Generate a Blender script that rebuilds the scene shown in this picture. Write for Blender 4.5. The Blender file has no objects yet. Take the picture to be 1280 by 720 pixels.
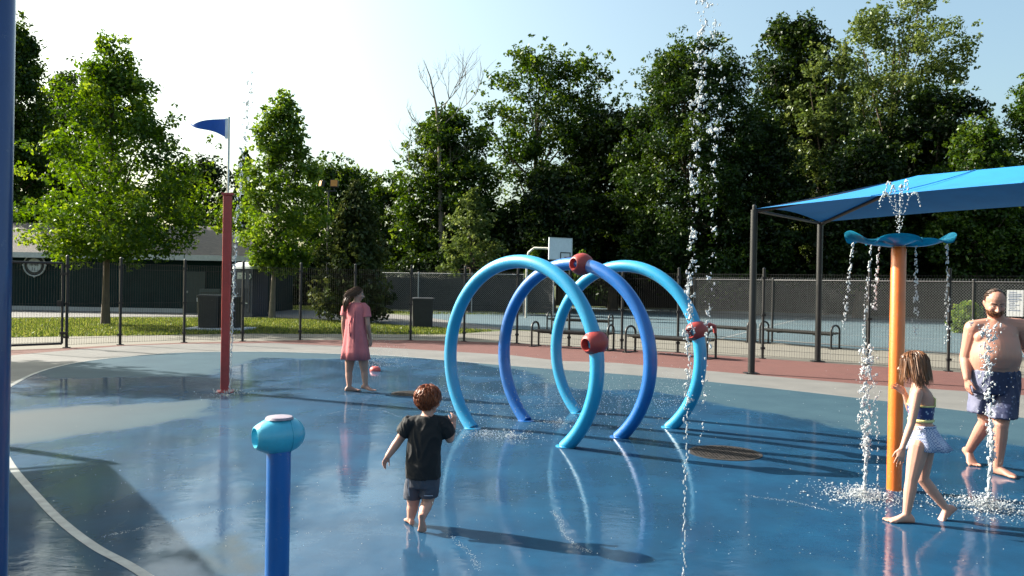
import bpy, bmesh, math, random
import numpy as np
from mathutils import Vector, Matrix
random.seed(7)
S = bpy.context.scene
COL = S.collection
R_ = math.radians
V = Vector
SUN_EL, SUN_AZ = 32.0, -66.8          # azimuth from +Y, negative = towards -X
F, HCAM, PITCH, ROLL = 1000.0, 1.70, 0.3, 1.0
CAMR = Matrix.Rotation(R_(90 - PITCH), 3, 'X') @ Matrix.Rotation(R_(ROLL), 3, 'Z')

# ---------- measuring: photo pixel -> point on the ground / at a depth ----------
def ray(px, py):
    return CAMR @ V(((px - 640) / F, -(py - 360) / F, -1.0))
def G(px, py, z=0.0):
    d = ray(px, py); t = (z - HCAM) / d.z
    return V((d.x * t, d.y * t, z))
def P(px, py, d):
    r = ray(px, py); t = d / r.y
    return V((r.x * t, d, HCAM + r.z * t))

# ---------- materials ----------
def new_mat(name):
    m = bpy.data.materials.new(name); m.use_nodes = True
    nt = m.node_tree; b = nt.nodes['Principled BSDF']
    return m, nt, b
def c4(c): return (c[0], c[1], c[2], 1.0)
def mul(c, k): return tuple(max(0.0, min(1.0, x * k)) for x in c)
def noise_node(nt, scale, detail=4, rough=.6, coord='Object', stretch=None):
    tc = nt.nodes.new('ShaderNodeTexCoord'); n = nt.nodes.new('ShaderNodeTexNoise')
    n.inputs['Scale'].default_value = scale; n.inputs['Detail'].default_value = detail; n.inputs['Roughness'].default_value = rough
    src = tc.outputs[coord]
    if stretch:
        mp = nt.nodes.new('ShaderNodeMapping'); mp.inputs['Scale'].default_value = stretch
        nt.links.new(src, mp.inputs['Vector']); src = mp.outputs['Vector']
    nt.links.new(src, n.inputs['Vector'])
    return n
def ramp(nt, fac, stops):
    r = nt.nodes.new('ShaderNodeValToRGB')
    while len(r.color_ramp.elements) < len(stops): r.color_ramp.elements.new(0.5)
    for e, (p, c) in zip(r.color_ramp.elements, stops): e.position = p; e.color = c4(c)
    nt.links.new(fac, r.inputs['Fac']); return r
def bump_to(nt, height, b, strength, dist=.02, socket='Normal'):
    bm = nt.nodes.new('ShaderNodeBump'); bm.inputs['Strength'].default_value = strength; bm.inputs['Distance'].default_value = dist
    nt.links.new(height, bm.inputs['Height']); nt.links.new(bm.outputs['Normal'], b.inputs[socket]); return bm
def mat(name, base, rough=.5, metal=0., var=.15, scale=8, bump=0., bscale=60, coat=0., stretch=None, sss=0., trans=0., spec=.5, wear=0.):
    m, nt, b = new_mat(name)
    n = noise_node(nt, scale, stretch=stretch)
    r = ramp(nt, n.outputs['Fac'], [(.3, mul(base, 1 - var)), (.7, mul(base, 1 + var))])
    col = r.outputs['Color']
    if wear:
        n4 = noise_node(nt, 26, 8, .75); r4 = ramp(nt, n4.outputs['Fac'], [(.60, (0, 0, 0)), (.68, (wear,) * 3)]); n5 = noise_node(nt, 5, 6, .7, stretch=(1, 1, .12)); r5 = ramp(nt, n5.outputs['Fac'], [(.5, (0, 0, 0)), (.72, (wear * .7,) * 3)])
        a1_ = nt.nodes.new('ShaderNodeMixRGB'); nt.links.new(r4.outputs[0], a1_.inputs[0]); nt.links.new(col, a1_.inputs[1]); a1_.inputs[2].default_value = c4(tuple(.5 * x + .16 for x in base))
        a2_ = nt.nodes.new('ShaderNodeMixRGB'); nt.links.new(r5.outputs[0], a2_.inputs[0]); nt.links.new(a1_.outputs[0], a2_.inputs[1]); a2_.inputs[2].default_value = c4(tuple(.6 * x + .07 for x in base)); col = a2_.outputs[0]
    nt.links.new(col, b.inputs['Base Color'])
    b.inputs['Roughness'].default_value = rough; b.inputs['Metallic'].default_value = metal
    b.inputs['Coat Weight'].default_value = coat; b.inputs['Coat Roughness'].default_value = .08
    b.inputs['Specular IOR Level'].default_value = spec
    if sss: b.inputs['Subsurface Weight'].default_value = sss; b.inputs['Subsurface Radius'].default_value = (.02, .008, .004); b.inputs['Subsurface Scale'].default_value = .5
    if trans: b.inputs['Transmission Weight'].default_value = trans
    if bump:
        n2 = noise_node(nt, bscale, stretch=stretch); bump_to(nt, n2.outputs['Fac'], b, bump)
    return m
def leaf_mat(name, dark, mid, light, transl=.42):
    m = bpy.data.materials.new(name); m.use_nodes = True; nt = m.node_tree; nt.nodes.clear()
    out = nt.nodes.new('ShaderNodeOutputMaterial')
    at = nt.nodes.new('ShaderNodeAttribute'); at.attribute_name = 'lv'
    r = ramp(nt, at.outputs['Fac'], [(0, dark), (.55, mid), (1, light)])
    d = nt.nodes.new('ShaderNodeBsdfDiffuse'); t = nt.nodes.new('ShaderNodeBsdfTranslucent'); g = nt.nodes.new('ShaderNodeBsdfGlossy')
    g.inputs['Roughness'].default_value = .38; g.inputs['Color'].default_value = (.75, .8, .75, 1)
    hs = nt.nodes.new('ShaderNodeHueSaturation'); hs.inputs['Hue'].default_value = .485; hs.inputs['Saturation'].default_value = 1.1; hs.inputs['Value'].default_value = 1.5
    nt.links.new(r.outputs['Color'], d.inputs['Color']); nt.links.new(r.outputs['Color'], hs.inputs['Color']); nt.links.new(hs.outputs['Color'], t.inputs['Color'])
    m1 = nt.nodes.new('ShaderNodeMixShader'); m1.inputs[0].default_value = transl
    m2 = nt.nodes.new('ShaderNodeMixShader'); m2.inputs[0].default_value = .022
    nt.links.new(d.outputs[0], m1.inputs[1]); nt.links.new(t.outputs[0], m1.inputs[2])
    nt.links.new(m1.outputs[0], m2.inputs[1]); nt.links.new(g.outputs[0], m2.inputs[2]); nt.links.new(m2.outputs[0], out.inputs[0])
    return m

# ---------- mesh builder ----------
def basis(d):
    d = V(d).normalized(); a = V((0, 0, 1)) if abs(d.z) < .9 else V((1, 0, 0))
    x = a.cross(d).normalized(); return x, d.cross(x).normalized(), d
class MB:
    def __init__(s): s.v = []; s.f = []
    def add(s, vs, fs):
        o = len(s.v); s.v += [tuple(p) for p in vs]; s.f += [tuple(i + o for i in q) for q in fs]; return s
    def box(s, c, size, rot=None):
        c = V(c); h = V(size) * .5; M = rot or Matrix.Identity(3)
        vs = [c + M @ V((sx * h.x, sy * h.y, sz * h.z)) for sx in (-1, 1) for sy in (-1, 1) for sz in (-1, 1)]
        return s.add(vs, [(0, 1, 3, 2), (4, 6, 7, 5), (0, 4, 5, 1), (2, 3, 7, 6), (0, 2, 6, 4), (1, 5, 7, 3)])
    def tube(s, pts, rad, n=8, caps=True):
        pts = [V(p) for p in pts]; k = len(pts)
        rads = rad if isinstance(rad, (list, tuple)) else [rad] * k
        vs = []; x = None
        for i in range(k):
            t = (pts[min(i + 1, k - 1)] - pts[max(i - 1, 0)]).normalized()
            if x is None: x = basis(t)[0]
            x = (x - t * x.dot(t))
            x = x.normalized() if x.length > 1e-6 else basis(t)[0]
            y = t.cross(x)
            for j in range(n):
                a = 2 * math.pi * j / n; vs.append(pts[i] + (x * math.cos(a) + y * math.sin(a)) * rads[i])
        fs = [(i * n + j, i * n + (j + 1) % n, (i + 1) * n + (j + 1) % n, (i + 1) * n + j) for i in range(k - 1) for j in range(n)]
        if caps: fs += [tuple(range(n))[::-1], tuple(range((k - 1) * n, k * n))]
        return s.add(vs, fs)
    def loft(s, rings, n=24, caps=True, closed_rings=True):
        """rings: (centre, x half-axis vector, y half-axis vector[, exponent])"""
        vs = []
        for r in rings:
            c, ax, ay = V(r[0]), V(r[1]), V(r[2]); e = 2.0 / (r[3] if len(r) > 3 else 2.0)
            for j in range(n):
                a = 2 * math.pi * j / n; ca, sa = math.cos(a), math.sin(a)
                vs.append(c + ax * math.copysign(abs(ca) ** e, ca) + ay * math.copysign(abs(sa) ** e, sa))
        k = len(rings)
        fs = [(i * n + j, i * n + (j + 1) % n, (i + 1) * n + (j + 1) % n, (i + 1) * n + j) for i in range(k - 1) for j in range(n)]
        if caps: fs += [tuple(range(n))[::-1], tuple(range((k - 1) * n, k * n))]
        return s.add(vs, fs)
    def body(s, rings, n=28, k=5):
        R4 = [(V(r[0]), V(r[1]), V(r[2]), r[3] if len(r) > 3 else 2.0) for r in rings]; out = []
        cr = lambda a, b, c, d, t: .5 * ((2 * b) + (c - a) * t + (2 * a - 5 * b + 4 * c - d) * t * t + (3 * b - a - 3 * c + d) * t ** 3)
        for i in range(len(R4) - 1):
            q4 = [R4[max(0, min(len(R4) - 1, i + o))] for o in (-1, 0, 1, 2)]
            for j in range(k): out.append(tuple(cr(q4[0][e], q4[1][e], q4[2][e], q4[3][e], j / k) for e in range(4)))
        out.append(R4[-1]); return s.loft(out, n)
    def lathe(s, prof, n=24, o=(0, 0, 0), M=None):
        M = M or Matrix.Identity(3); o = V(o); ez = M @ V((0, 0, 1)); ex = M @ V((1, 0, 0)); ey = M @ V((0, 1, 0))
        return s.loft([(o + ez * z, ex * max(r, 1e-4), ey * max(r, 1e-4)) for r, z in prof], n)
    def cap(s, a, b, ra, rb=None, n=12):
        rb = ra if rb is None else rb; a = V(a); b = V(b); x, y, d = basis(b - a); rg = []
        for i in range(5):
            t = math.pi / 2 * (1 - i / 4); rg.append((a - d * ra * math.sin(t), x * max(ra * math.cos(t), 1e-4), y * max(ra * math.cos(t), 1e-4)))
        for i in range(5):
            t = math.pi / 2 * (i / 4); rg.append((b + d * rb * math.sin(t), x * max(rb * math.cos(t), 1e-4), y * max(rb * math.cos(t), 1e-4)))
        return s.loft(rg, n)
    def chain(s, pts, rads, n=12):
        for i in range(len(pts) - 1): s.cap(pts[i], pts[i + 1], rads[i], rads[i + 1], n)
        return s
    def ell(s, c, r, M=None, n=16):
        M = M or Matrix.Identity(3); c = V(c); rg = []
        for i in range(11):
            t = math.pi * i / 10; rg.append((c + M @ V((0, 0, -r[2] * math.cos(t))), M @ V((max(r[0] * math.sin(t), 1e-4), 0, 0)), M @ V((0, max(r[1] * math.sin(t), 1e-4), 0))))
        return s.loft(rg, n)
    def prism(s, poly, z0, z1):
        n = len(poly); vs = [(p[0], p[1], z0) for p in poly] + [(p[0], p[1], z1) for p in poly]
        return s.add(vs, [tuple(range(n))[::-1], tuple(range(n, 2 * n))] + [(i, (i + 1) % n, n + (i + 1) % n, n + i) for i in range(n)])
    def sheet(s, poly, z):
        return s.add([(p[0], p[1], z) for p in poly], [tuple(range(len(poly)))])

def link(name, me, parent=None, loc=(0, 0, 0)):
    o = bpy.data.objects.new(name, me); COL.objects.link(o); o.location = loc
    if parent is not None: o.parent = parent
    return o
def obj(name, mb, m, parent=None, smooth=False, loc=None, world=False):
    """one mesh object. world=True: vertices are in world space and get moved to the parent's / own origin"""
    off = V((0, 0, 0))
    if world: off = V(parent.matrix_basis.translation) if parent is not None else V(loc or (0, 0, 0))
    if world and parent is not None and parent.parent is not None: off = off + V(parent.parent.matrix_basis.translation)
    me = bpy.data.meshes.new(name); me.from_pydata([tuple(V(p) - off) for p in mb.v], [], mb.f); me.update()
    bm = bmesh.new(); bm.from_mesh(me); bmesh.ops.recalc_face_normals(bm, faces=bm.faces); bm.to_mesh(me); bm.free()
    if smooth is True: me.polygons.foreach_set('use_smooth', [True] * len(me.polygons))
    elif smooth:
        me.polygons.foreach_set('use_smooth', [True] * len(me.polygons)); me.set_sharp_from_angle(angle=R_(smooth))
    me.materials.append(m)
    return link(name, me, parent, (0, 0, 0) if parent is not None else (loc or (0, 0, 0)))
def tag(o, label, cat, group=None, kind=None):
    o['label'] = label; o['category'] = cat
    if group: o['group'] = group
    if kind: o['kind'] = kind
    return o
def thing(name, label, cat, loc=(0, 0, 0), rotz=0., group=None):
    o = bpy.data.objects.new(name, None); COL.objects.link(o); o.location = loc; o.rotation_euler = (0, 0, rotz); o.empty_display_size = .1
    return tag(o, label, cat, group)
def struct(name, mb, m, label=None, smooth=False):
    o = obj(name, mb, m, smooth=smooth); o['kind'] = 'structure'
    if label: o['label'] = label; o['category'] = name.replace('_', ' ')
    return o
def dup(root, loc, rotz=None, label=None, group=None):
    r = root.copy(); COL.objects.link(r); r.location = loc
    if rotz is not None: r.rotation_euler = (0, 0, rotz)
    if label: r['label'] = label
    if group: r['group'] = group
    for ch in list(root.children):
        c = ch.copy(); COL.objects.link(c); c.parent = r
        for g in list(ch.children):
            d = g.copy(); COL.objects.link(d); d.parent = c
    return r
def np_mesh(name, verts, faces4, m, parent=None, loc=(0, 0, 0), lv=None, smooth=False):
    me = bpy.data.meshes.new(name); nv = len(verts); nf, k = faces4.shape
    me.vertices.add(nv); me.vertices.foreach_set('co', np.asarray(verts, np.float32).ravel())
    me.loops.add(nf * k); me.loops.foreach_set('vertex_index', faces4.astype(np.int32).ravel())
    me.polygons.add(nf); me.polygons.foreach_set('loop_start', np.arange(nf, dtype=np.int32) * k)
    if lv is not None:
        a = me.attributes.new('lv', 'FLOAT', 'FACE'); a.data.foreach_set('value', np.asarray(lv, np.float32))
    if smooth: me.polygons.foreach_set('use_smooth', np.ones(nf, bool))
    me.update(calc_edges=True); me.validate(); me.materials.append(m)
    return link(name, me, parent, loc)

# ---------- camera, world, sun ----------
cam = bpy.data.cameras.new('camera'); cam.sensor_width = 36; cam.lens = 36 * F / 1280; cam.clip_end = 2000; cam.clip_start = .05
co = bpy.data.objects.new('camera', cam); COL.objects.link(co)
co.matrix_world = Matrix.Translation((0, 0, HCAM)) @ CAMR.to_4x4(); S.camera = co
w = bpy.data.worlds.new('World'); S.world = w; w.use_nodes = True
sky = w.node_tree.nodes.new('ShaderNodeTexSky'); sky.sky_type = 'NISHITA'; sky.sun_disc = False
sky.sun_elevation = R_(SUN_EL); sky.sun_rotation = R_(SUN_AZ); sky.dust_density = 5.0; sky.air_density = 1.0; sky.ozone_density = .5
bg = w.node_tree.nodes['Background']; bg.inputs['Strength'].default_value = .088
tint = w.node_tree.nodes.new('ShaderNodeMixRGB'); tint.blend_type = 'MULTIPLY'; tint.inputs[0].default_value = 1; tint.inputs[2].default_value = (.97, 1.10, 1.03, 1)
w.node_tree.links.new(sky.outputs[0], tint.inputs[1]); w.node_tree.links.new(tint.outputs[0], bg.inputs[0])
sl = bpy.data.lights.new('sun', 'SUN'); sl.energy = 5.0; sl.angle = R_(.5); sl.color = (1, .93, .82)
so = bpy.data.objects.new('sun', sl); COL.objects.link(so)
sd = V((math.sin(R_(SUN_AZ)) * math.cos(R_(SUN_EL)), math.cos(R_(SUN_AZ)) * math.cos(R_(SUN_EL)), math.sin(R_(SUN_EL))))
so.rotation_euler = sd.to_track_quat('Z', 'Y').to_euler(); so.location = sd * 40
S.view_settings.view_transform = 'Standard'; S.view_settings.look = 'None'; S.view_settings.exposure = 1.62; S.view_settings.gamma = 1
S.render.engine = 'CYCLES'
try:
    S.cycles.use_denoising = True; S.cycles.denoiser = 'OPENIMAGEDENOISE'
except Exception: pass
S.cycles.max_bounces = 8; S.cycles.transparent_max_bounces = 12; S.cycles.caustics_reflective = False; S.cycles.caustics_refractive = False
S.cycles.sample_clamp_indirect = 6

# ====================== SETTING: ground sheets ======================
def gpoly(pts): return [G(*p).to_2d() for p in pts]
def smooth_poly(pts, n=8):
    """closed Catmull-Rom through the points"""
    out = []; k = len(pts)
    for i in range(k):
        p0, p1, p2, p3 = [V((*pts[(i + j - 1) % k], 0)) for j in range(4)]
        for s in range(n):
            t = s / n
            q = .5 * ((2 * p1) + (p2 - p0) * t + (2 * p0 - 5 * p1 + 4 * p2 - p3) * t * t + (3 * p1 - p0 - 3 * p2 + p3) * t ** 3)
            out.append((q.x, q.y))
    return out
def offset_poly(poly, d):
    n = len(poly); out = []
    for i in range(n):
        a = V(poly[i - 1]); b = V(poly[(i + 1) % n]); t = (b - a); t = t.normalized() if t.length > 1e-6 else V((1, 0))
        out.append((poly[i][0] + t.y * d, poly[i][1] - t.x * d))
    return out
# the pad outline: measured where the photo shows it, rounded off behind the camera
pad_pts = [G(180, 720).to_2d(), G(120, 686).to_2d(), G(80, 656).to_2d(), G(50, 626).to_2d(), G(10, 577).to_2d(), (-5.72, 8.9), (-6.95, 10.95), G(10, 485).to_2d(), G(50, 465).to_2d(), G(100, 453).to_2d(), G(160, 446).to_2d(),
           G(230, 441).to_2d(), G(330, 440).to_2d(), G(430, 443).to_2d(), G(500, 446).to_2d(), G(630, 457).to_2d(), G(812, 471).to_2d(), G(920, 481).to_2d(), G(1090, 500).to_2d(), G(1280, 523).to_2d(),
           (10.5, 7.5), (11.5, 3), (9, -1.5), (5, -3.5), (1.8, -1.5), (.6, 1.3), (-1.15, 3.6)]
pad_pts = [tuple(p) for p in pad_pts]
pad = smooth_poly(pad_pts, 10)
area = sum(pad[i - 1][0] * pad[i][1] - pad[i][0] * pad[i - 1][1] for i in range(len(pad)))
if area > 0: pad.reverse()      # clockwise, so that offset_poly(+d)... grows after the sign below
def grow(d): return offset_poly(pad, -d)

conc_lin = (.40, .39, .37)
M_conc = mat('concrete', conc_lin, .85, var=.10, scale=1.2, bump=.15, bscale=70)
M_walk = mat('walk_concrete', (.125, .116, .096), .9, var=.12, scale=.9, bump=.15, bscale=50)
M_red = mat('red_rubber', (.092, .030, .025), .9, var=.13, scale=3, bump=.3, bscale=160)
M_line = mat('line_paint', (.22, .23, .23), .5, var=.3, scale=9, bump=.1, bscale=80)
M_court = mat('court_paint', (.055, .095, .115), .75, var=.14, scale=.6, bump=.1)
M_asph = mat('path_asphalt', (.12, .116, .112), .9, var=.2, scale=1.5, bump=.2)

# lawn
m, nt, b = new_mat('lawn')
n1 = noise_node(nt, .35, 6); n2 = noise_node(nt, 9, 6)
r1 = ramp(nt, n1.outputs['Fac'], [(.3, (.034, .058, .010)), (.55, (.075, .098, .020)), (.75, (.14, .135, .04))])
r2 = ramp(nt, n2.outputs['Fac'], [(.3, (.6, .6, .6)), (.7, (1.25, 1.25, 1.2))])
mx = nt.nodes.new('ShaderNodeMixRGB'); mx.blend_type = 'MULTIPLY'; mx.inputs[0].default_value = 1
nt.links.new(r1.outputs[0], mx.inputs[1]); nt.links.new(r2.outputs[0], mx.inputs[2]); nt.links.new(mx.outputs[0], b.inputs['Base Color'])
b.inputs['Roughness'].default_value = .95; n3 = noise_node(nt, 25, 5); bump_to(nt, n3.outputs['Fac'], b, .8, .08)
M_lawn = m
q = MB(); q.add([(-600, -300, -.03), (600, -300, -.03), (600, 900, -.03), (-600, 900, -.03)], [(0, 1, 2, 3)])
struct('lawn', q, M_lawn)

# fence line points (near metal fence), measured at the post feet
FP = [G(20, 437), G(83, 434.5), G(150, 431), G(230, 428), G(303, 426.5), G(375, 425), G(443, 424.7), G(513, 425), G(580, 426.5), G(646, 429), G(711, 433), G(777, 436.5), G(847, 440.5), G(953, 448), G(1085, 457), G(1185, 464), G(1290, 473)]
# walkway outside the fence, widened to the courts on the right
far = [G(-60, 423), G(150, 419.5), G(300, 417), G(443, 417.5), G(560, 418), G(640, 412.5), G(760, 417), G(867, 421), G(965, 428), G(1083, 437), G(1195, 442.5), G(1300, 448)]
q = MB(); poly = [p.to_2d() for p in FP[::-1]] ; poly = [(16, 10)] + [tuple(p) for p in poly] + [(-14, 17)] + [tuple(p.to_2d()) for p in far] + [(19, 16)]
q.sheet(poly, -.008); struct('walkway', q, M_walk)
# red rubber ring (between fence and concrete) and concrete ring
q = MB(); ringpoly = [tuple(p.to_2d()) for p in FP] + [(16, 10), (19, 0), (12, -9), (-6, -10), (-22, 2), (-19, 13)]
q.sheet(ringpoly, -.004); struct('rubber_deck', q, M_red)
outer = []
conc_px = [(-60, 456), (0, 446.5), (20, 443.5), (100, 436.5), (160, 432), (230, 429.7), (340, 428.8), (480, 434.5), (560, 439), (640, 444), (700, 456 - 5), (770, 453.5), (920, 466.5), (1074, 480), (1280, 494)]
outer = [tuple(G(*p).to_2d()) for p in conc_px] + [(13, 6), (13.5, 0), (9, -6), (0, -7), (-9, -4), (-12, 4), (-11.5, 11)]
q = MB(); q.sheet(outer, 0); 
# concrete deck: wet on the near left, dry elsewhere
m, nt, b = new_mat('deck_concrete')
geo = nt.nodes.new('ShaderNodeNewGeometry')
n = noise_node(nt, 1.1, 6); r = ramp(nt, n.outputs['Fac'], [(.3, (.092, .092, .090)), (.7, (.128, .127, .124))])
dist = nt.nodes.new('ShaderNodeVectorMath'); dist.operation = 'DISTANCE'; dist.inputs[1].default_value = (-5.2, 4.2, 0); nt.links.new(geo.outputs['Position'], dist.inputs[0])
ma = nt.nodes.new('ShaderNodeMath'); ma.operation = 'MULTIPLY_ADD'; ma.inputs[1].default_value = 1.8; nt.links.new(n.outputs['Fac'], ma.inputs[0]); nt.links.new(dist.outputs['Value'], ma.inputs[2])
mr = nt.nodes.new('ShaderNodeMapRange'); mr.inputs['From Min'].default_value = 4.9; mr.inputs['From Max'].default_value = 4.3; nt.links.new(ma.outputs[0], mr.inputs['Value'])
mx = nt.nodes.new('ShaderNodeMixRGB'); nt.links.new(mr.outputs[0], mx.inputs[0]); nt.links.new(r.outputs[0], mx.inputs[1]); mx.inputs[2].default_value = (.07, .075, .08, 1)
nt.links.new(mx.outputs[0], b.inputs['Base Color']); b.inputs['Roughness'].default_value = .85
mq = nt.nodes.new('ShaderNodeMath'); mq.operation = 'MULTIPLY'; mq.inputs[1].default_value = .45; nt.links.new(mr.outputs[0], mq.inputs[0]); nt.links.new(mq.outputs[0], b.inputs['Coat Weight']); b.inputs['Coat Roughness'].default_value = .05
nb = noise_node(nt, 70); bump_to(nt, nb.outputs['Fac'], b, .12)
struct('concrete_deck', q, m)

# ---------- blue pad with its wetness map ----------
def seg_dist(px, py, poly):
    P_ = np.array(poly); A = P_; B = np.roll(P_, -1, 0); best = np.full(px.shape, 1e9); inside = np.zeros(px.shape, bool)
    for (ax, ay), (bx, by) in zip(A, B):
        dx, dy = bx - ax, by - ay; L = dx * dx + dy * dy + 1e-12
        t = np.clip(((px - ax) * dx + (py - ay) * dy) / L, 0, 1)
        best = np.minimum(best, np.hypot(px - ax - t * dx, py - ay - t * dy))
        c = ((ay > py) != (by > py)) & (px < dx * (py - ay) / (dy + 1e-12) + ax); inside ^= c
    return np.where(inside, -best, best)
nT, nR = 540, 130; ctr = np.array([0.5, 10.0]) * 0 + np.array([.6, 9.0])
pad2_pts = [(-4.6, 2.6), (-6.0, 4.6), (-6.9, 6.8), (-7.4, 8.8), (-7.75, 10.8), (-8.0, 12.2)] + pad_pts[7:-3] + [(1.8, -2.2), (-.4, -1.2), (-2.8, .6)]
pad2 = smooth_poly(pad2_pts, 10)
pp = np.array(pad2); ang = np.arctan2(pp[:, 1] - ctr[1], pp[:, 0] - ctr[0]); rad = np.hypot(pp[:, 0] - ctr[0], pp[:, 1] - ctr[1])
o_ = np.argsort(ang); ang = ang[o_]; rad = rad[o_]
th = np.linspace(-math.pi, math.pi, nT, endpoint=False); rb = np.interp(th, np.r_[ang[-1] - 2 * math.pi, ang, ang[0] + 2 * math.pi], np.r_[rad[-1], rad, rad[0]])
fr = np.linspace(0.002, 1, nR)
X = ctr[0] + np.outer(fr, rb * np.cos(th)); Y = ctr[1] + np.outer(fr, rb * np.sin(th))
vx = X.ravel(); vy = Y.ravel(); verts = np.stack([vx, vy, np.full_like(vx, .006)], 1)
i, j = np.meshgrid(np.arange(nR - 1), np.arange(nT), indexing='ij'); j2 = (j + 1) % nT
faces = np.stack([i * nT + j, (i + 1) * nT + j, (i + 1) * nT + j2, i * nT + j2], -1).reshape(-1, 4)
dry = [gpoly([(165, 425), (300, 430), (560, 436), (650, 446), (560, 447), (440, 449), (330, 448), (290, 458), (262, 468), (240, 471), (150, 472), (90, 475), (50, 470), (60, 458)]),
       gpoly([(-120, 530), (10, 515), (100, 507), (190, 505), (262, 499), (268, 508), (258, 518), (200, 532), (140, 541), (80, 548), (10, 557), (-120, 580)]),
       gpoly([(590, 440), (900, 470), (1400, 520), (1400, 575), (1280, 560), (1190, 545), (1090, 545), (1020, 528), (950, 516), (880, 503), (810, 487), (740, 489), (690, 482), (672, 470), (640, 462), (590, 455)]),
       gpoly([(280, 672), (300, 668), (302, 690), (330, 715), (300, 725), (285, 700)]), gpoly([(300, 722), (215, 695), (232, 690), (305, 712)])]
sdv = np.full(vx.shape, 9.); tone = np.zeros(vx.shape)
for k, pl in enumerate(dry):
    s_ = seg_dist(vx, vy, pl)
    if k == 1: tone = np.clip(.5 - s_ / .8, 0, 1) * np.clip((-vx - 3.6) / 3.0, 0, 1)
    if k >= 3: tone = np.maximum(tone, np.clip(.5 - s_ / .25, 0, 1) * .8)
    sdv = np.minimum(sdv, s_ if k < 3 else s_ - .02)
wetv = np.clip(.5 + sdv / 1.0, 0, 1)
m, nt, b = new_mat('pad_coating')
aw = nt.nodes.new('ShaderNodeAttribute'); aw.attribute_name = 'wet'
atn = nt.nodes.new('ShaderNodeAttribute'); atn.attribute_name = 'tone'
nW = noise_node(nt, 1.6, 7, .65, stretch=(1, .55, 1)); nC = noise_node(nt, 1.3, 8, .68); nF = noise_node(nt, 180, 3)
mA = nt.nodes.new('ShaderNodeMath'); mA.operation = 'MULTIPLY_ADD'; mA.inputs[1].default_value = 1.0; nt.links.new(nW.outputs['Fac'], mA.inputs[0]); nt.links.new(aw.outputs['Fac'], mA.inputs[2])
wr = nt.nodes.new('ShaderNodeMapRange'); wr.interpolation_type = 'SMOOTHSTEP'; wr.inputs['From Min'].default_value = .84; wr.inputs['From Max'].default_value = 1.12; nt.links.new(mA.outputs[0], wr.inputs['Value'])
cd = ramp(nt, nC.outputs['Fac'], [(.3, (.022, .052, .076)), (.7, (.034, .072, .096))])
cw = ramp(nt, nC.outputs['Fac'], [(.25, (.0010, .025, .062)), (.5, (.0015, .038, .090)), (.75, (.0030, .056, .122))])
ct = nt.nodes.new('ShaderNodeMixRGB'); nt.links.new(atn.outputs['Fac'], ct.inputs[0]); nt.links.new(cd.outputs[0], ct.inputs[1]); ct.inputs[2].default_value = (.066, .074, .080, 1)
mx = nt.nodes.new('ShaderNodeMixRGB'); nt.links.new(wr.outputs[0], mx.inputs[0]); nt.links.new(ct.outputs[0], mx.inputs[1]); nt.links.new(cw.outputs[0], mx.inputs[2])
sp = ramp(nt, nF.outputs['Fac'], [(.35, (.8, .8, .8)), (.65, (1.15, 1.15, 1.15))])
mm = nt.nodes.new('ShaderNodeMixRGB'); mm.blend_type = 'MULTIPLY'; mm.inputs[0].default_value = 1; nt.links.new(mx.outputs[0], mm.inputs[1]); nt.links.new(sp.outputs[0], mm.inputs[2])
nt.links.new(mm.outputs[0], b.inputs['Base Color']); b.inputs['Roughness'].default_value = .8; b.inputs['Specular IOR Level'].default_value = .15
mq = nt.nodes.new('ShaderNodeMath'); mq.operation = 'MULTIPLY'; nPu = noise_node(nt, .55, 7, .62, stretch=(1, .6, 1)); cwr = nt.nodes.new('ShaderNodeMapRange'); cwr.inputs['From Min'].default_value = .43; cwr.inputs['From Max'].default_value = .57; cwr.inputs['To Min'].default_value = .95; cwr.inputs['To Max'].default_value = .22; nt.links.new(nPu.outputs['Fac'], cwr.inputs['Value']); nt.links.new(cwr.outputs[0], mq.inputs[1]); nt.links.new(wr.outputs[0], mq.inputs[0]); nt.links.new(mq.outputs[0], b.inputs['Coat Weight']); b.inputs['Coat IOR'].default_value = 1.33
nRg = noise_node(nt, 1.1, 8, .72); rr = nt.nodes.new('ShaderNodeMapRange'); rr.inputs['From Min'].default_value = .42; rr.inputs['From Max'].default_value = .68; rr.inputs['To Min'].default_value = .015; rr.inputs['To Max'].default_value = .09
nt.links.new(nRg.outputs['Fac'], rr.inputs['Value']); nt.links.new(rr.outputs[0], b.inputs['Coat Roughness'])
nA = noise_node(nt, 5, 4, .55, stretch=(1, 1.6, 1)); nB = noise_node(nt, 28, 3)
ad = nt.nodes.new('ShaderNodeMath'); ad.operation = 'MULTIPLY_ADD'; ad.inputs[1].default_value = .22; nt.links.new(nB.outputs['Fac'], ad.inputs[0]); nt.links.new(nA.outputs['Fac'], ad.inputs[2])
ad2 = nt.nodes.new('ShaderNodeMath'); ad2.operation = 'MULTIPLY_ADD'; ad2.inputs[1].default_value = .045; nt.links.new(nF.outputs['Fac'], ad2.inputs[0]); nt.links.new(ad.outputs[0], ad2.inputs[2])
bump_to(nt, ad2.outputs[0], b, .085, .02, 'Coat Normal'); bump_to(nt, nF.outputs['Fac'], b, .2, .004)
po = np_mesh('splash_pad', verts, faces, m); po['kind'] = 'structure'
for nm, arr in (('wet', wetv), ('tone', tone)):
    a = po.data.attributes.new(nm, 'FLOAT', 'POINT'); a.data.foreach_set('value', arr.astype(np.float32))

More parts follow.
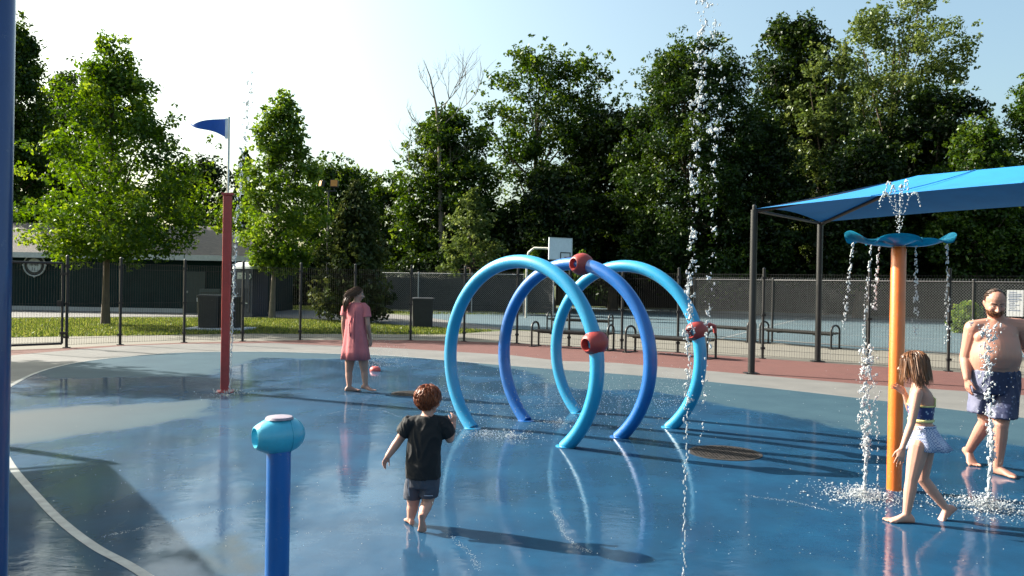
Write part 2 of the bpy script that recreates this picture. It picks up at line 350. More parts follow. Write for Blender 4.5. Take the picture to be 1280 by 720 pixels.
# white painted line along the left edge of the pad
pl = [V(p) for p in pad]; q = MB()
seq = [k for k in range(len(pl)) if pl[k].x < -.5]
start = next(k for k in range(len(pl)) if k in seq and (k - 1) % len(pl) not in seq)
run = []; k = start
while k in seq and len(run) < len(pl): run.append(k); k = (k + 1) % len(pl)
seqset = set(); vs = []
inn = offset_poly(pad, .032); out_ = offset_poly(pad, -.032)
for k in run:
    if pl[k].y > 19.6 and pl[k].x > -8: continue
    vs.append((inn[k], out_[k]))
for k in range(len(vs) - 1):
    q.add([(*vs[k][0], .010), (*vs[k][1], .010), (*vs[k + 1][1], .010), (*vs[k + 1][0], .010)], [(0, 1, 2, 3)])
struct('painted_line', q, M_line)

# courts beyond the chain-link fence, paths on the lawn
q = MB(); q.sheet(gpoly([(545, 398), (640, 411), (760, 416), (867, 420.5), (965, 427.5), (1083, 436.5), (1195, 442), (1300, 447)]) + [(42, 14), (55, 44), (5, 62), (-8, 52)], -.012); struct('sports_court', q, M_court)
for (a, bb) in (((700, 404), (1290, 428)), ((900, 423), (1010, 396)), ((760, 398), (1290, 413))):
    A = G(*a); B = G(*bb); d = (B - A).normalized(); s_ = V((-d.y, d.x, 0)) * .05; q = MB(); q.add([(*(A - s_).to_2d(), -.008), (*(A + s_).to_2d(), -.008), (*(B + s_).to_2d(), -.008), (*(B - s_).to_2d(), -.008)], [(0, 1, 2, 3)]); struct('court_line', q, M_line)
q = MB(); q.sheet(gpoly([(-120, 397), (150, 395.5), (260, 395), (330, 396), (420, 399), (480, 404), (560, 410), (640, 411.5), (620, 405), (540, 396), (470, 391), (400, 388.5), (330, 386), (150, 384), (-120, 384)]), -.016); struct('asphalt_path', q, M_asph)

# ---------- grass tufts (uncountable) ----------
rng = np.random.default_rng(3)
def tufts(name, polys, n, h):
    pts = []
    for pl_, k in zip(polys, n):
        a = np.array(pl_); lo, hi = a.min(0), a.max(0); p = rng.uniform(lo, hi, (k * 3, 2)); s_ = seg_dist(p[:, 0], p[:, 1], pl_); p = p[s_ < -.05][:k]; pts.append(p)
    p = np.concatenate(pts); k = len(p); az = rng.uniform(0, 6.28, k); hh = h * rng.uniform(.5, 1.4, k); wv = rng.uniform(.012, .03, k)
    base = np.c_[p, np.full(k, -.03)]; d = np.c_[np.cos(az), np.sin(az), np.zeros(k)]
    lean = np.c_[rng.normal(0, .4, k), rng.normal(0, .4, k), np.ones(k)] * hh[:, None]
    v = np.stack([base - d * wv[:, None], base + d * wv[:, None], base + lean], 1).reshape(-1, 3)
    o = np_mesh(name, v, np.arange(3 * k).reshape(-1, 3), M_grass, lv=rng.uniform(0, 1, k)); return o
M_grass = leaf_mat('grass_blades', (.034, .060, .010), (.085, .118, .022), (.18, .19, .055))
lawnA = gpoly([(-40, 421), (150, 418.5), (300, 416), (443, 416.5), (560, 417), (620, 412.5), (500, 406.5), (420, 400.5), (330, 397.5), (150, 397), (-40, 398)])
lawnB = gpoly([(330, 385), (420, 388), (480, 391), (560, 393), (690, 393), (690, 387), (330, 381)])
o = tufts('grass', [lawnA, lawnB], [42000, 16000], .07); tag(o, 'short sunlit grass on the lawn beyond the fence', 'grass', kind='stuff')

# ====================== PLAY FEATURES ======================
M_lblue = mat('light_blue_paint', (.012, .25, .46), .32, var=.08, scale=3, bump=.05, coat=.5, wear=.45)
M_rblue = mat('royal_blue_paint', (.001, .100, .36), .32, var=.1, scale=3, bump=.05, coat=.5, wear=.45)
M_dblue = mat('navy_blue_paint', (.001, .036, .15), .35, var=.12, scale=2.5, bump=.06, coat=.4, wear=.45)
M_cyan = mat('aqua_paint', (.06, .40, .55), .35, var=.1, scale=6, bump=.08, coat=.4, wear=.45)
M_nozzle = mat('red_nozzle', (.28, .034, .028), .45, var=.15, scale=9, bump=.1, wear=.45)
M_red_post = mat('red_post_paint', (.36, .035, .032), .4, var=.2, scale=4, bump=.12, coat=.2, wear=.45)
M_orange = mat('orange_paint', (.66, .14, .012), .38, var=.15, scale=4, bump=.08, coat=.4, wear=.45)
M_dark = mat('dark_metal', (.012, .012, .013), .45, var=.3, scale=10, bump=.05)
M_darkhole = mat('dark_inside', (.01, .012, .014), .6)
M_steel = mat('steel', (.45, .45, .45), .35, metal=.9, var=.1)
M_white = mat('white_paint', (.52, .53, .54), .5, var=.06)
M_cap = mat('pink_cap', (.26, .22, .27), .5, var=.2, scale=30)
M_hole = mat('pale_throat', (.25, .58, .66), .4, var=.1)

def nozzle(parent, c, axis, r, L, name='nozzle', m=M_nozzle, mi=M_darkhole, world=True):
    """barrel shaped spray head with an open round mouth"""
    x, y, d = basis(axis); M = Matrix((x, y, d)).transposed(); q = MB()
    prof = [(.02 * r, -L * .52), (.36 * r, -L * .5), (.60 * r, -L * .44), (.80 * r, -L * .33), (.94 * r, -L * .18), (r, -L * .02), (.98 * r, L * .1), (.93 * r, L * .19), (.84 * r, L * .30), (.70 * r, L * .41), (.57 * r, L * .49), (.50 * r, L * .50), (.42 * r, L * .40), (.34 * r, L * .2), (.01 * r, L * .2)]
    q.lathe(prof, 28, c, M)
    o = obj(name, q, m, parent, smooth=50, world=world)
    q = MB(); q.lathe([(.005, L * .215), (.34 * r, L * .215), (.31 * r, L * .23), (.005, L * .23)], 20, c, M)
    k = obj('mouth', q, mi, o, smooth=40, world=False)
    off = V(parent.matrix_basis.translation) if world else V((0, 0, 0))
    k.data.transform(Matrix.Translation(-off))
    return o
AD = V((.728, -.685, 0))
def arch(label, mid, m, nz):
    t = thing('water_arch', label, 'water arch', mid, group='spray arches on the pad'); q = MB()
    r, cz = 1.10, .85; a0 = -math.asin(cz / r) - .0; pts = []
    for k in range(65):
        a = a0 + (math.pi - 2 * a0) * k / 64; pts.append(V(mid) + AD * (r * math.cos(a)) + V((0, 0, cz + r * math.sin(a) + .0)))
    q.tube(pts, .075, 20); obj('ring', q, m, t, smooth=60, world=True)
    for e in (pts[0], pts[-1]):
        q = MB(); q.lathe([(.10, .006), (.10, .014), (.085, .018), (.01, .018)], 20, V((e.x, e.y, 0))); obj('base_flange', q, m, t, smooth=30, world=True)
    for (ang_, ax, rr, LL) in nz:
        a = R_(ang_); c = V(mid) + AD * (r * math.cos(a)) + V((0, 0, cz + r * math.sin(a)))
        nozzle(t, c, ax, rr, LL)
    return t
a1 = arch('nearest light blue ring arch, red nozzle on its right flank', G(590, 536) * .5 + G(707, 559) * .5, M_lblue, [(14, V((-.75, -.62, -.12)), .128, .27)])
a2 = arch('royal blue ring arch with a red nozzle near its top', G(658, 525.5) * .5 + G(774, 548.5) * .5, M_rblue, [(83, V((-.80, -.58, .02)), .132, .27)])
a3 = arch('light blue ring arch farthest back, nozzle on right beside tall water jet', G(722, 516.5) * .5 + G(838, 535.5) * .5, M_lblue, [(18, V((-.72, -.66, -.15)), .118, .28)])

q = MB(); c3 = V(a3.location) + AD * (1.1 * math.cos(R_(18))) + V((0, 0, .85 + 1.1 * math.sin(R_(18)))); q.tube([c3 + V((.08, .05, .02)), c3 + V((.16, .08, .07)), c3 + V((.23, .1, .05)), c3 + V((.24, .1, -.03))], [.03, .028, .026, .022], 10); obj('side_spout', q, M_nozzle, a3, smooth=50, world=True)
# water cannon on a blue post (nearest)
c = G(346, 730); t = thing('spray_post', 'short blue post topped by an aqua barrel nozzle, in front of red flag pole', 'spray post', c)
q = MB(); q.lathe([(.066, .0), (.066, .76)], 28); obj('post', q, M_rblue, t, smooth=40)
q = MB(); q.lathe([(.088, .0), (.088, .010), (.075, .014), (.067, .014)], 28); obj('base_flange', q, M_rblue, t, smooth=40)
ax = V((-.80, -.60, -.02)); nozzle(t, V((.0, 0, .833)), ax, .108, .275, 'barrel', M_cyan, M_hole, world=False)
q = MB(); q.lathe([(.078, .925), (.07, .937), (.04, .942), (.005, .943)], 24, (0.0, 0, .0)); obj('top_cap', q, M_cap, t, smooth=40)
q = MB(); x_, y_, d_ = basis(ax); q.tube([V((0, 0, .833)) - d_ * .045 + (x_ * math.cos(a) + y_ * math.sin(a)) * .1035 for a in np.linspace(0, 6.283, 33)], .004, 6); obj('seam', q, M_cyan, t, smooth=60)

# red flag pole
c = G(281, 490.5); t = thing('flag_pole', 'red square post carrying a steel rod and blue pennant', 'flag pole', c)
q = MB(); q.box((0, 0, 1.475), (.122, .122, 2.95), Matrix.Rotation(.25, 3, 'Z')); o = obj('post', q, M_red_post, t)
bv = o.modifiers.new('bevel', 'BEVEL'); bv.width = .012; bv.segments = 2
q = MB(); q.box((0, 0, 2.965), (.17, .17, .03), Matrix.Rotation(.25, 3, 'Z')); obj('cap_plate', q, M_red_post, t)
q = MB(); q.box((0, 0, .012), (.24, .24, .024), Matrix.Rotation(.25, 3, 'Z')); obj('base_plate', q, M_red_post, t)
q = MB(); q.tube([(0, 0, 2.98), (0, 0, 4.12)], .017, 10); obj('rod', q, M_steel, t, smooth=40)
q = MB(); NX, NZ = 24, 8; vs = []; fs = []
for s_ in (0, 1):
    for i_ in range(NX + 1):
        u = i_ / NX
        for j_ in range(NZ + 1):
            v_ = j_ / NZ; top = 4.09 - .10 * u * u * (1.0) ; bot = 3.80 + .235 * (u ** 1.25) + .02 * math.sin(u * 6)
            vs.append((-.02 - .56 * u, .05 * math.sin(u * 6.5) * (.3 + u) + .004 * s_, bot + (max(top, bot + .008) - bot) * v_ + .035 * math.sin(u * 5) * (1 - .4 * v_) * u))
w_ = NZ + 1
for s_ in (0, 1):
    o0 = s_ * (NX + 1) * w_
    for i_ in range(NX):
        for j_ in range(NZ): fs.append((o0 + i_ * w_ + j_, o0 + (i_ + 1) * w_ + j_, o0 + (i_ + 1) * w_ + j_ + 1, o0 + i_ * w_ + j_ + 1))
q.add(vs, fs); obj('flag', q, mat('flag_cloth', (.010, .085, .38), .7, var=.06, bump=.1), t, smooth=True)
q = MB(); q.box((-.028, .002, 3.945), (.05, .026, .30)); obj('flag_sleeve', q, mat('sleeve_cloth', (.62, .66, .72), .7), t)

# tall blue post cut by the left edge of the photo
c = V((-1.640, 2.5, 0)); t = thing('blue_post', 'tall dark blue post cut by the left edge of the photo', 'post', c)
q = MB(); q.lathe([(.066, 0), (.066, 3.9), (.05, 3.93), (.005, 3.94)], 32); obj('pole', q, M_dblue, t, smooth=40)
q = MB(); q.lathe([(.12, .0), (.12, .014), (.08, .02), (.06, .02)], 28); obj('base_flange', q, M_dblue, t, smooth=40)

# orange post with translucent dish of petals
c = G(1117.5, 613); t = thing('dish_fountain', 'orange post holding translucent blue petal dishes that drip water', 'fountain', c)
DH = 2.07
q = MB(); q.lathe([(.060, 0), (.060, DH - .02), (.05, DH), (.005, DH)], 28); obj('post', q, M_orange, t, smooth=40)
q = MB(); q.lathe([(.012, DH), (.05, DH), (.05, DH + .03), (.025, DH + .06), (.02, DH + .07), (.003, DH + .07)], 20); obj('hub', q, mat('hub_tan', (.6, .36, .2), .5), t, smooth=40)
m, nt, b = new_mat('petal_plastic'); b.inputs['Base Color'].default_value = (.02, .26, .50, 1); b.inputs['Transmission Weight'].default_value = .35; b.inputs['Roughness'].default_value = .12; b.inputs['IOR'].default_value = 1.2
n = noise_node(nt, 18); rr_ = ramp(nt, n.outputs['Fac'], [(.3, (.008, .14, .24)), (.7, (.02, .26, .40))]); nt.links.new(rr_.outputs[0], b.inputs['Base Color'])
tl = nt.nodes.new('ShaderNodeBsdfTranslucent'); tl.inputs[0].default_value = (.01, .20, .34, 1); ms = nt.nodes.new('ShaderNodeMixShader'); ms.inputs[0].default_value = .45
nt.links.new(b.outputs[0], ms.inputs[1]); nt.links.new(tl.outputs[0], ms.inputs[2]); nt.links.new(ms.outputs[0], nt.nodes['Material Output'].inputs[0]); M_petal = m
PET = [(183, .435), (-3, .435), (245, .36), (85, .38)]
for (az, L) in PET:
    q = MB(); a = R_(az); dx = V((math.cos(a), math.sin(a), 0)); dy = V((-math.sin(a), math.cos(a), 0)); NU, NV = 14, 12; vs = []; fs = []
    for sgn in (0, 1):
        for i_ in range(NU + 1):
            u = i_ / NU; hw = .045 + .125 * min(1, u / .5) ** .8; zc = DH + .015 - .015 * math.sin(u * math.pi) + .03 * u
            for j_ in range(NV + 1):
                v_ = 2 * j_ / NV - 1; rr2 = .03 + (L - .03) * u * (1 - .16 * v_ ** 4)
                zz = zc + .06 * abs(v_) ** 2.2 * math.sin(min(1, u * 1.1 + .1) * math.pi) ** .7 + (.085 if abs(math.cos(a)) > .8 else .05) * u ** 4 * max(0, 1 - v_ * v_) ** .6 - .010 * sgn
                vs.append(dx * rr2 + dy * hw * v_ + V((0, 0, zz)))
    W_ = NV + 1; o1 = (NU + 1) * W_
    for i_ in range(NU):
        for j_ in range(NV):
            e = (i_ * W_ + j_, (i_ + 1) * W_ + j_, (i_ + 1) * W_ + j_ + 1, i_ * W_ + j_ + 1); fs += [e, tuple(o1 + k for k in e[::-1])]
    bd = [j_ for j_ in range(W_)] + [i_ * W_ + NV for i_ in range(1, NU + 1)] + [NU * W_ + j_ for j_ in range(NV - 1, -1, -1)] + [i_ * W_ for i_ in range(NU - 1, 0, -1)]
    fs += [(bd[k], bd[(k + 1) % len(bd)], o1 + bd[(k + 1) % len(bd)], o1 + bd[k]) for k in range(len(bd))]
    q.add(vs, fs); obj('dish', q, M_petal, t, smooth=60)

# red ground nozzle by the woman
c = G(469, 464); t = thing('ground_nozzle', 'small red dome nozzle spraying from the pad beside the woman', 'nozzle', c)
q = MB(); q.lathe([(.10, .005), (.105, .03), (.09, .065), (.055, .088), (.02, .09), (.003, .09)], 24); obj('dome', q, mat('nozzle_pink', (.55, .09, .08), .45), t, smooth=40)
q = MB(); q.lathe([(.016, .088), (.016, .106), (.010, .106), (.002, .104)], 12); obj('tip', q, M_steel, t, smooth=40)

# drains
M_drain = mat('drain_rust', (.012, .009, .008), .8, var=.6, scale=30, bump=.8, bscale=40)
def drain(label, c, r):
    t = thing('drain_grate', label, 'drain', (c.x, c.y, .006), group='drain grates in the pad'); t.scale.z = .45; q = MB()
    q.lathe([(r * .9, .001), (r, .001), (r, .012), (r * .9, .012), (r * .9, .001)], 40); obj('rim', q, M_drain, t, smooth=40)
    q = MB(); k = -r * .88
    while k < r * .88:
        L = math.sqrt(max(.001, (r * .9) ** 2 - k * k)); q.box((0, k, .006), (2 * L, .012, .010)); q.box((k, 0, .0055), (.012, 2 * L, .008)); k += .033
    obj('bars', q, M_drain, t)
    q = MB(); q.lathe([(r * .9, .0015), (.001, .0015)], 36); obj('pit', q, M_darkhole, t)
    rr = random.Random(5); q = MB()
    for _ in range(240):
        a = rr.uniform(0, 6.28); d = r * .9 * math.sqrt(rr.random()); cc = V((d * math.cos(a), d * math.sin(a), .014)); b1 = rr.uniform(0, 6.28); s1 = rr.uniform(.008, .022); u_ = V((math.cos(b1), math.sin(b1), rr.uniform(-.2, .5))) * s1; v2 = V((-math.sin(b1), math.cos(b1), rr.uniform(-.3, .3))) * s1 * .5
        q.add([cc - u_, cc + v2, cc + u_, cc - v2], [(0, 1, 2, 3)])
    o = obj('leaf_litter', q, mat('litter', (.022, .015, .011), .9, var=.5, scale=40), t); o['kind'] = 'stuff'
drain('round drain grate full of leaf litter, right of the arches', G(906, 567), .37)
drain('drain grate between the woman and the red haired boy', G(514, 492.5), .30)

# ====================== SHADE CANOPIES ======================
def cloth_mat(name, base, back):
    m, nt, b = new_mat(name); n = noise_node(nt, 2.0, 4); r = ramp(nt, n.outputs['Fac'], [(.3, mul(base, .9)), (.7, mul(base, 1.1))]); nt.links.new(r.outputs[0], b.inputs['Base Color']); b.inputs['Roughness'].default_value = .75
    t = nt.nodes.new('ShaderNodeBsdfTranslucent'); t.inputs[0].default_value = c4(back); ms = nt.nodes.new('ShaderNodeMixShader'); ms.inputs[0].default_value = .10
    nt.links.new(b.outputs[0], ms.inputs[1]); nt.links.new(t.outputs[0], ms.inputs[2]); nt.links.new(ms.outputs[0], nt.nodes['Material Output'].inputs[0])
    n2 = noise_node(nt, 300); bump_to(nt, n2.outputs['Fac'], b, .15, .003); return m
M_canvas = cloth_mat('canopy_fabric', (.004, .17, .42), (.003, .06, .22))
def canopy(label, A, u, wv, L, W, z, rise, inset):
    """hip roofed fabric shade: A = corner on the ground, u along the eaves, wv across"""
    A = V(A); t = thing('shade_canopy', label, 'canopy', A)
    Z = V((0, 0, 1)); a0 = Z * z; b0 = wv * W + Z * z; a1 = u * L + Z * z; b1 = u * L + wv * W + Z * z
    r0 = wv * W / 2 + u * inset + Z * (z + rise); r1 = wv * W / 2 + u * (L - inset) + Z * (z + rise)
    q = MB(); N = 16
    def patch(p00, p10, p11, p01, sag):
        vs = []; fs = []
        for i_ in range(N + 1):
            for j_ in range(N + 1):
                s_, v_ = i_ / N, j_ / N
                p = p00 * (1 - s_) * (1 - v_) + p10 * s_ * (1 - v_) + p11 * s_ * v_ + p01 * (1 - s_) * v_
                p = p - Z * sag * 4 * v_ * (1 - v_) * (1 - .3 * s_) + Z * .10 * math.sin(math.pi * s_) * (1 - v_) ** 3
                vs.append(p)
        for i_ in range(N):
            for j_ in range(N): fs.append((i_ * (N + 1) + j_, (i_ + 1) * (N + 1) + j_, (i_ + 1) * (N + 1) + j_ + 1, i_ * (N + 1) + j_ + 1))
        q.add(vs, fs)
    patch(a0, a1, r1, r0, .05); patch(b1, b0, r0, r1, .05); patch(b0, a0, r0, r0 + u * .001, .03); patch(a1, b1, r1, r1 - u * .001, .03)
    o = obj('fabric', q, M_canvas, t, smooth=35)
    q = MB()
    for k in range(1, 4):
        s_ = k / 4; p = a0.lerp(a1, s_) + Z * (.10 * math.sin(math.pi * s_) + .008); e = r0.lerp(r1, s_) + Z * .008
        q.tube([p.lerp(e, v_ / 8) - Z * .05 * 4 * (v_ / 8) * (1 - v_ / 8) * (1 - .3 * s_) for v_ in range(9)], .008, 5)
    obj('seam', q, M_canvas, o)
    for p in (V((0, 0, 0)), wv * W, u * L, u * L + wv * W):
        q = MB(); q.tube([p, p + Z * (z - .02)], .068, 16); k = obj('post', q, M_dark, t, smooth=40)
        q = MB(); q.box(p + Z * .01, (.26, .26, .02)); obj('base_plate', q, M_dark, k)
        q = MB(); q.cap(p + Z * (z - .06), p + Z * (z + .05), .04); obj('corner_bracket', q, M_dark, k)
    for (p, e) in ((a0, r0), (b0, r0), (a1, r1), (b1, r1), (r0, r1)):
        q = MB(); q.tube([p - Z * .05, e - Z * .09], .038, 10); obj('rafter', q, M_dark, t, smooth=40)
    for (p, e) in ((a0, b0), (a1, b1)):
        q = MB(); q.tube([p - Z * .03, e - Z * .03], .03, 8); obj('eave_bar', q, M_dark, t, smooth=40)
    return t
A = G(939, 467); B = G(1022, 452); wv = (B - A); W = wv.length; wv = wv / W; u = V((.62, -.785, 0)).normalized()
canopy('wide blue hipped shade canopy on dark posts at the right', A, u, wv, 9.5, W, 3.27, .62, 2.7)
canopy('blue shade canopy whose shadow falls across the lower left pad', V((-7.45, 8.9, 0)), V((.575, -.818, 0)), V((-.87, -.49, 0)).normalized(), 6.0, 3.9, 2.58, .7, 1.7)

# ====================== FENCES, GATE ======================
M_wire = mat('fence_wire', (.012, .013, .013), .5, var=.2, spec=.3)
M_link = mat('chain_wire', (.10, .105, .105), .35, var=.2, spec=.8)
M_wind = mat('windscreen', (.007, .009, .008), .85, var=.25, scale=3)
def wire_box(q, a, b, r):        # thin four sided rod
    q.tube([a, b], r, 4, caps=False)
FH = 2.05
t = thing('metal_fence', 'black welded wire fence curving round behind the splash pad', 'fence', FP[7])
for k, p in enumerate(FP):
    if k == 0: continue
    h = 2.16
    q = MB(); q.tube([p, p + V((0, 0, h))], .034, 10); q.lathe([(.04, h), (.04, h + .015), (.02, h + .035), (.003, h + .04)], 10, p); 
    for zz in (.25, 1.05, 1.95): q.box(p + V((0, -.02, zz)), (.10, .06, .05))
    q.lathe([(.09, .0), (.09, .012), (.04, .014)], 10, p)
    obj('post', q, M_dark, t, smooth=40, world=True)
def mesh_panel(a, b, parent, h0, h1, sp, name='mesh_panel', m=M_wire, r=.0026):
    q = MB(); L = (b - a).length; d = (b - a) / L; n = int(L / sp)
    for k in range(n + 1):
        p = a + d * (L * k / n); wire_box(q, p + V((0, 0, h0)), p + V((0, 0, h1)), r)
    zs = [h0 + .02, h0 + .16, (h0 + h1) / 2, h1 - .16, h1 - .02]
    for z in zs: wire_box(q, a + V((0, 0, z)), b + V((0, 0, z)), r * 1.3)
    o = obj(name, q, m, parent, world=True); return o
for k in range(1, len(FP) - 1): mesh_panel(FP[k], FP[k + 1], t, .05, FH, .058)
# gate at the far left
ga, gb = FP[0] + (FP[0] - FP[1]) * .45, FP[1] + (FP[0] - FP[1]).normalized() * .10
t = thing('metal_gate', 'black framed wire gate left of the maple trunk', 'gate', ga)
q = MB(); zt = V((0, 0, 2.0)); zb = V((0, 0, .10))
for (x0, x1) in ((ga + zb, ga + zt), (gb + zb, gb + zt), (ga + zb, gb + zb), (ga + zt, gb + zt)): q.tube([x0, x1], .028, 10)
obj('frame', q, M_dark, t, smooth=40, world=True); mesh_panel(ga, gb, t, .12, 1.98, .058)
q = MB(); q.box(gb + V((-.03, -.06, 1.05)), (.10, .05, .14)); obj('latch', q, M_dark, t, world=True)
for z in (.35, 1.75): q = MB(); q.box(gb + V((.06, -.03, z)), (.16, .07, .06)); obj('hinge', q, M_dark, t, world=True)

def chain_link(q, a, b, h, sp, r):
    L = (b - a).length; d = (b - a) / L; k = -h
    while k < L:
        for sgn in (0, 1):
            x0, x1 = k, k + h
            z0, z1 = (0, h) if sgn == 0 else (h, 0)
            c0, c1 = max(0, x0), min(L, x1)
            if c1 - c0 > .02:
                f0 = (c0 - x0) / h; f1 = (c1 - x0) / h
                wire_box(q, a + d * c0 + V((0, 0, z0 + (z1 - z0) * f0)), a + d * c1 + V((0, 0, z0 + (z1 - z0) * f1)), r)
        k += sp
def chain_fence(label, pts, h, sp, r, screen=None, rail_m=M_dark, link=M_link, post_r=.035, barb=True):
    t = thing('chain_link_fence', label, 'fence', pts[0])
    for p in pts:
        q = MB(); q.tube([p, p + V((0, 0, h + .02))], post_r, 8); q.ell(p + V((0, 0, h + .03)), (.045, .045, .03), n=8); obj('post', q, rail_m, t, smooth=40, world=True)
    for a, b in zip(pts, pts[1:]):
        q = MB(); chain_link(q, a + V((0, 0, .05)), b + V((0, 0, .05)), h - .05, sp, r)
        if barb:
            L = (b - a).length; n = int(L / sp)
            for k in range(n): p = a.lerp(b, (k + .5) / n) + V((0, 0, h)); wire_box(q, p - V((.02, 0, .03)), p + V((.02, 0, .06)), r); wire_box(q, p - V((-.02, 0, .03)), p + V((-.02, 0, .06)), r)
        obj('mesh_panel', q, link, t, world=True)
        q = MB(); q.tube([a + V((0, 0, h - .02)), b + V((0, 0, h - .02))], .022, 8); obj('rail', q, rail_m, t, smooth=40, world=True)
        q = MB(); q.tube([a + V((0, 0, .06)), b + V((0, 0, .06))], .014, 6); obj('bottom_wire', q, rail_m, t, smooth=40, world=True)
        if screen:
            q = MB(); n_ = V(((b - a).y, -(b - a).x, 0)).normalized() * .03; z0, z1 = screen
            q.add([a - n_ + V((0, 0, z0)), b - n_ + V((0, 0, z0)), b - n_ + V((0, 0, z1)), a - n_ + V((0, 0, z1)), a - n_ * 1.15 + V((0, 0, z0)), b - n_ * 1.15 + V((0, 0, z0)), b - n_ * 1.15 + V((0, 0, z1)), a - n_ * 1.15 + V((0, 0, z1))], [(0, 1, 2, 3), (4, 7, 6, 5), (0, 4, 5, 1), (1, 5, 6, 2), (2, 6, 7, 3), (3, 7, 4, 0)])
            obj('windscreen', q, M_wind, t, world=True)
    return t
CL = [G(867, 421), G(965, 427.5), G(1083, 436.5)]; dd = (CL[2] - CL[1]) * .92; CL += [CL[2] + dd, CL[2] + dd * 2, CL[2] + dd * 3]
chain_fence('black chain link fence with twisted top wires in front of the court', CL, 1.98, .075, .0032)
FB = [P(462, 352, 47), P(523, 352, 46), P(590, 352, 45), P(655, 352, 44), P(692, 352, 43)]; FB = [V((p.x, p.y, -.01)) for p in FB]
chain_fence('far grey chain link fence with pale top rail behind grass', FB, 2.25, .12, .009, screen=(.15, 2.0), rail_m=mat('pale_rail', (.35, .34, .33), .5), barb=False)
FD = [V((p.x, p.y, -.01)) for p in (P(695, 352, 62), P(800, 352, 60), P(900, 352, 58), P(1010, 352, 54), P(1130, 352, 49), P(1300, 352, 42))]
chain_fence('long screened fence under the dark trees at the far side of court', FD, 2.3, .18, .008, screen=(.1, 2.2), barb=False, link=M_wire)

# ====================== BUILDING AND FURNITURE ======================
# low green building behind the maple
m, nt, b = new_mat('green_siding'); n = noise_node(nt, 1.5); r = ramp(nt, n.outputs['Fac'], [(.3, (.0025, .014, .0155)), (.7, (.0045, .021, .0225))]); nt.links.new(r.outputs[0], b.inputs['Base Color']); b.inputs['Roughness'].default_value = .9; b.inputs['Specular IOR Level'].default_value = .15
tc = nt.nodes.new('ShaderNodeTexCoord'); wv_ = nt.nodes.new('ShaderNodeTexWave'); wv_.bands_direction = 'X'; wv_.inputs['Scale'].default_value = 1.1; wv_.inputs['Detail'].default_value = 0; wv_.wave_profile = 'SAW'; nt.links.new(tc.outputs['Object'], wv_.inputs['Vector']); bump_to(nt, wv_.outputs['Fac'], b, .8, .03); M_siding = m
m, nt, b = new_mat('roof_shingle'); tc = nt.nodes.new('ShaderNodeTexCoord'); br = nt.nodes.new('ShaderNodeTexBrick'); br.inputs['Scale'].default_value = 3.0; br.inputs['Color1'].default_value = (.105, .088, .080, 1); br.inputs['Color2'].default_value = (.065, .056, .052, 1); br.inputs['Mortar'].default_value = (.05, .05, .05, 1); br.inputs['Mortar Size'].default_value = .03; br.inputs['Bias'].default_value = 0
mp = nt.nodes.new('ShaderNodeMapping'); mp.inputs['Scale'].default_value = (1, 1.6, 1); nt.links.new(tc.outputs['Object'], mp.inputs['Vector']); nt.links.new(mp.outputs[0], br.inputs['Vector']); nt.links.new(br.outputs['Color'], b.inputs['Base Color']); b.inputs['Roughness'].default_value = .9; M_roof = m
BY = 39.5; x0, x1 = P(-260, 352, BY).x, P(318, 352, BY).x; c = V(((x0 + x1) / 2, BY, -.01)); hw = (x1 - x0) / 2; BD = 7.0; EH = 2.78
t = thing('green_building', 'low dark green building with grey shingle hip roof behind maple', 'building', c)
q = MB(); q.prism([(-hw, 0), (hw, 0), (hw, BD), (-hw, BD)], 0, EH); obj('wall', q, M_siding, t)
q = MB(); ov = .5; rz = 1.75
q.add([(-hw - ov, -ov, EH), (hw + ov, -ov, EH), (hw + ov, BD + ov, EH), (-hw - ov, BD + ov, EH), (-hw + 3.6, BD / 2, EH + rz), (hw - 3.2, BD / 2, EH + rz)], [(0, 1, 5, 4), (1, 2, 5), (2, 3, 4, 5), (3, 0, 4), (3, 2, 1, 0)]); obj('roof', q, M_roof, t)
q = MB(); q.box((0, -ov - .025, EH - .07), (2 * hw + 2 * ov + .05, .04, .26)); q.box((hw + ov + .025, BD / 2 - .0, EH - .07), (.04, BD + 2 * ov - .01, .26)); obj('fascia', q, mat('fascia_paint', (.42, .44, .45), .6, var=.12), t)
q = MB(); q.box((-hw * .1, -.02, .10), (2 * hw * .9, .06, .2)); obj('plinth', q, M_conc, t)
q = MB(); q.box((hw - 2.9, -.03, 1.02), (1.0, .05, 2.04)); o = obj('door', q, mat('door_green', (.006, .022, .023), .5), t); q = MB(); q.cap((hw - 3.27, -.08, 1.0), (hw - 3.27, -.08, 1.06), .03); obj('handle', q, M_steel, o)
# round sign on the wall
c = P(43, 331.5, BY - .12); t = thing('round_sign', 'round ring framed sign with pale lettered plate on green wall', 'sign', c)
Mx = Matrix.Rotation(R_(90), 3, 'X'); M_signw = mat('sign_pale', (.40, .43, .43), .6, var=.15, scale=6)
q = MB(); q.tube([(.53 * math.cos(a), 0, .53 * math.sin(a)) for a in np.linspace(0, 6.2832, 41)], .035, 6, caps=False); obj('ring', q, M_signw, t, smooth=True)
q = MB(); q.lathe([(.47, .03), (.47, 0), (.01, 0)], 40, (0, .05, 0), Mx); obj('backing', q, M_darkhole, t, smooth=30)
q = MB(); q.lathe([(.34, .04), (.34, 0.0), (.01, 0.0)], 40, (0, .03, 0), Mx); obj('plate', q, M_signw, t, smooth=30)
q = MB()
for k in range(4):
    a = R_(90 * k + 90); q.box((.56 * math.cos(a), 0, .56 * math.sin(a)), (.07, .05, .07))
obj('tabs', q, M_signw, t)
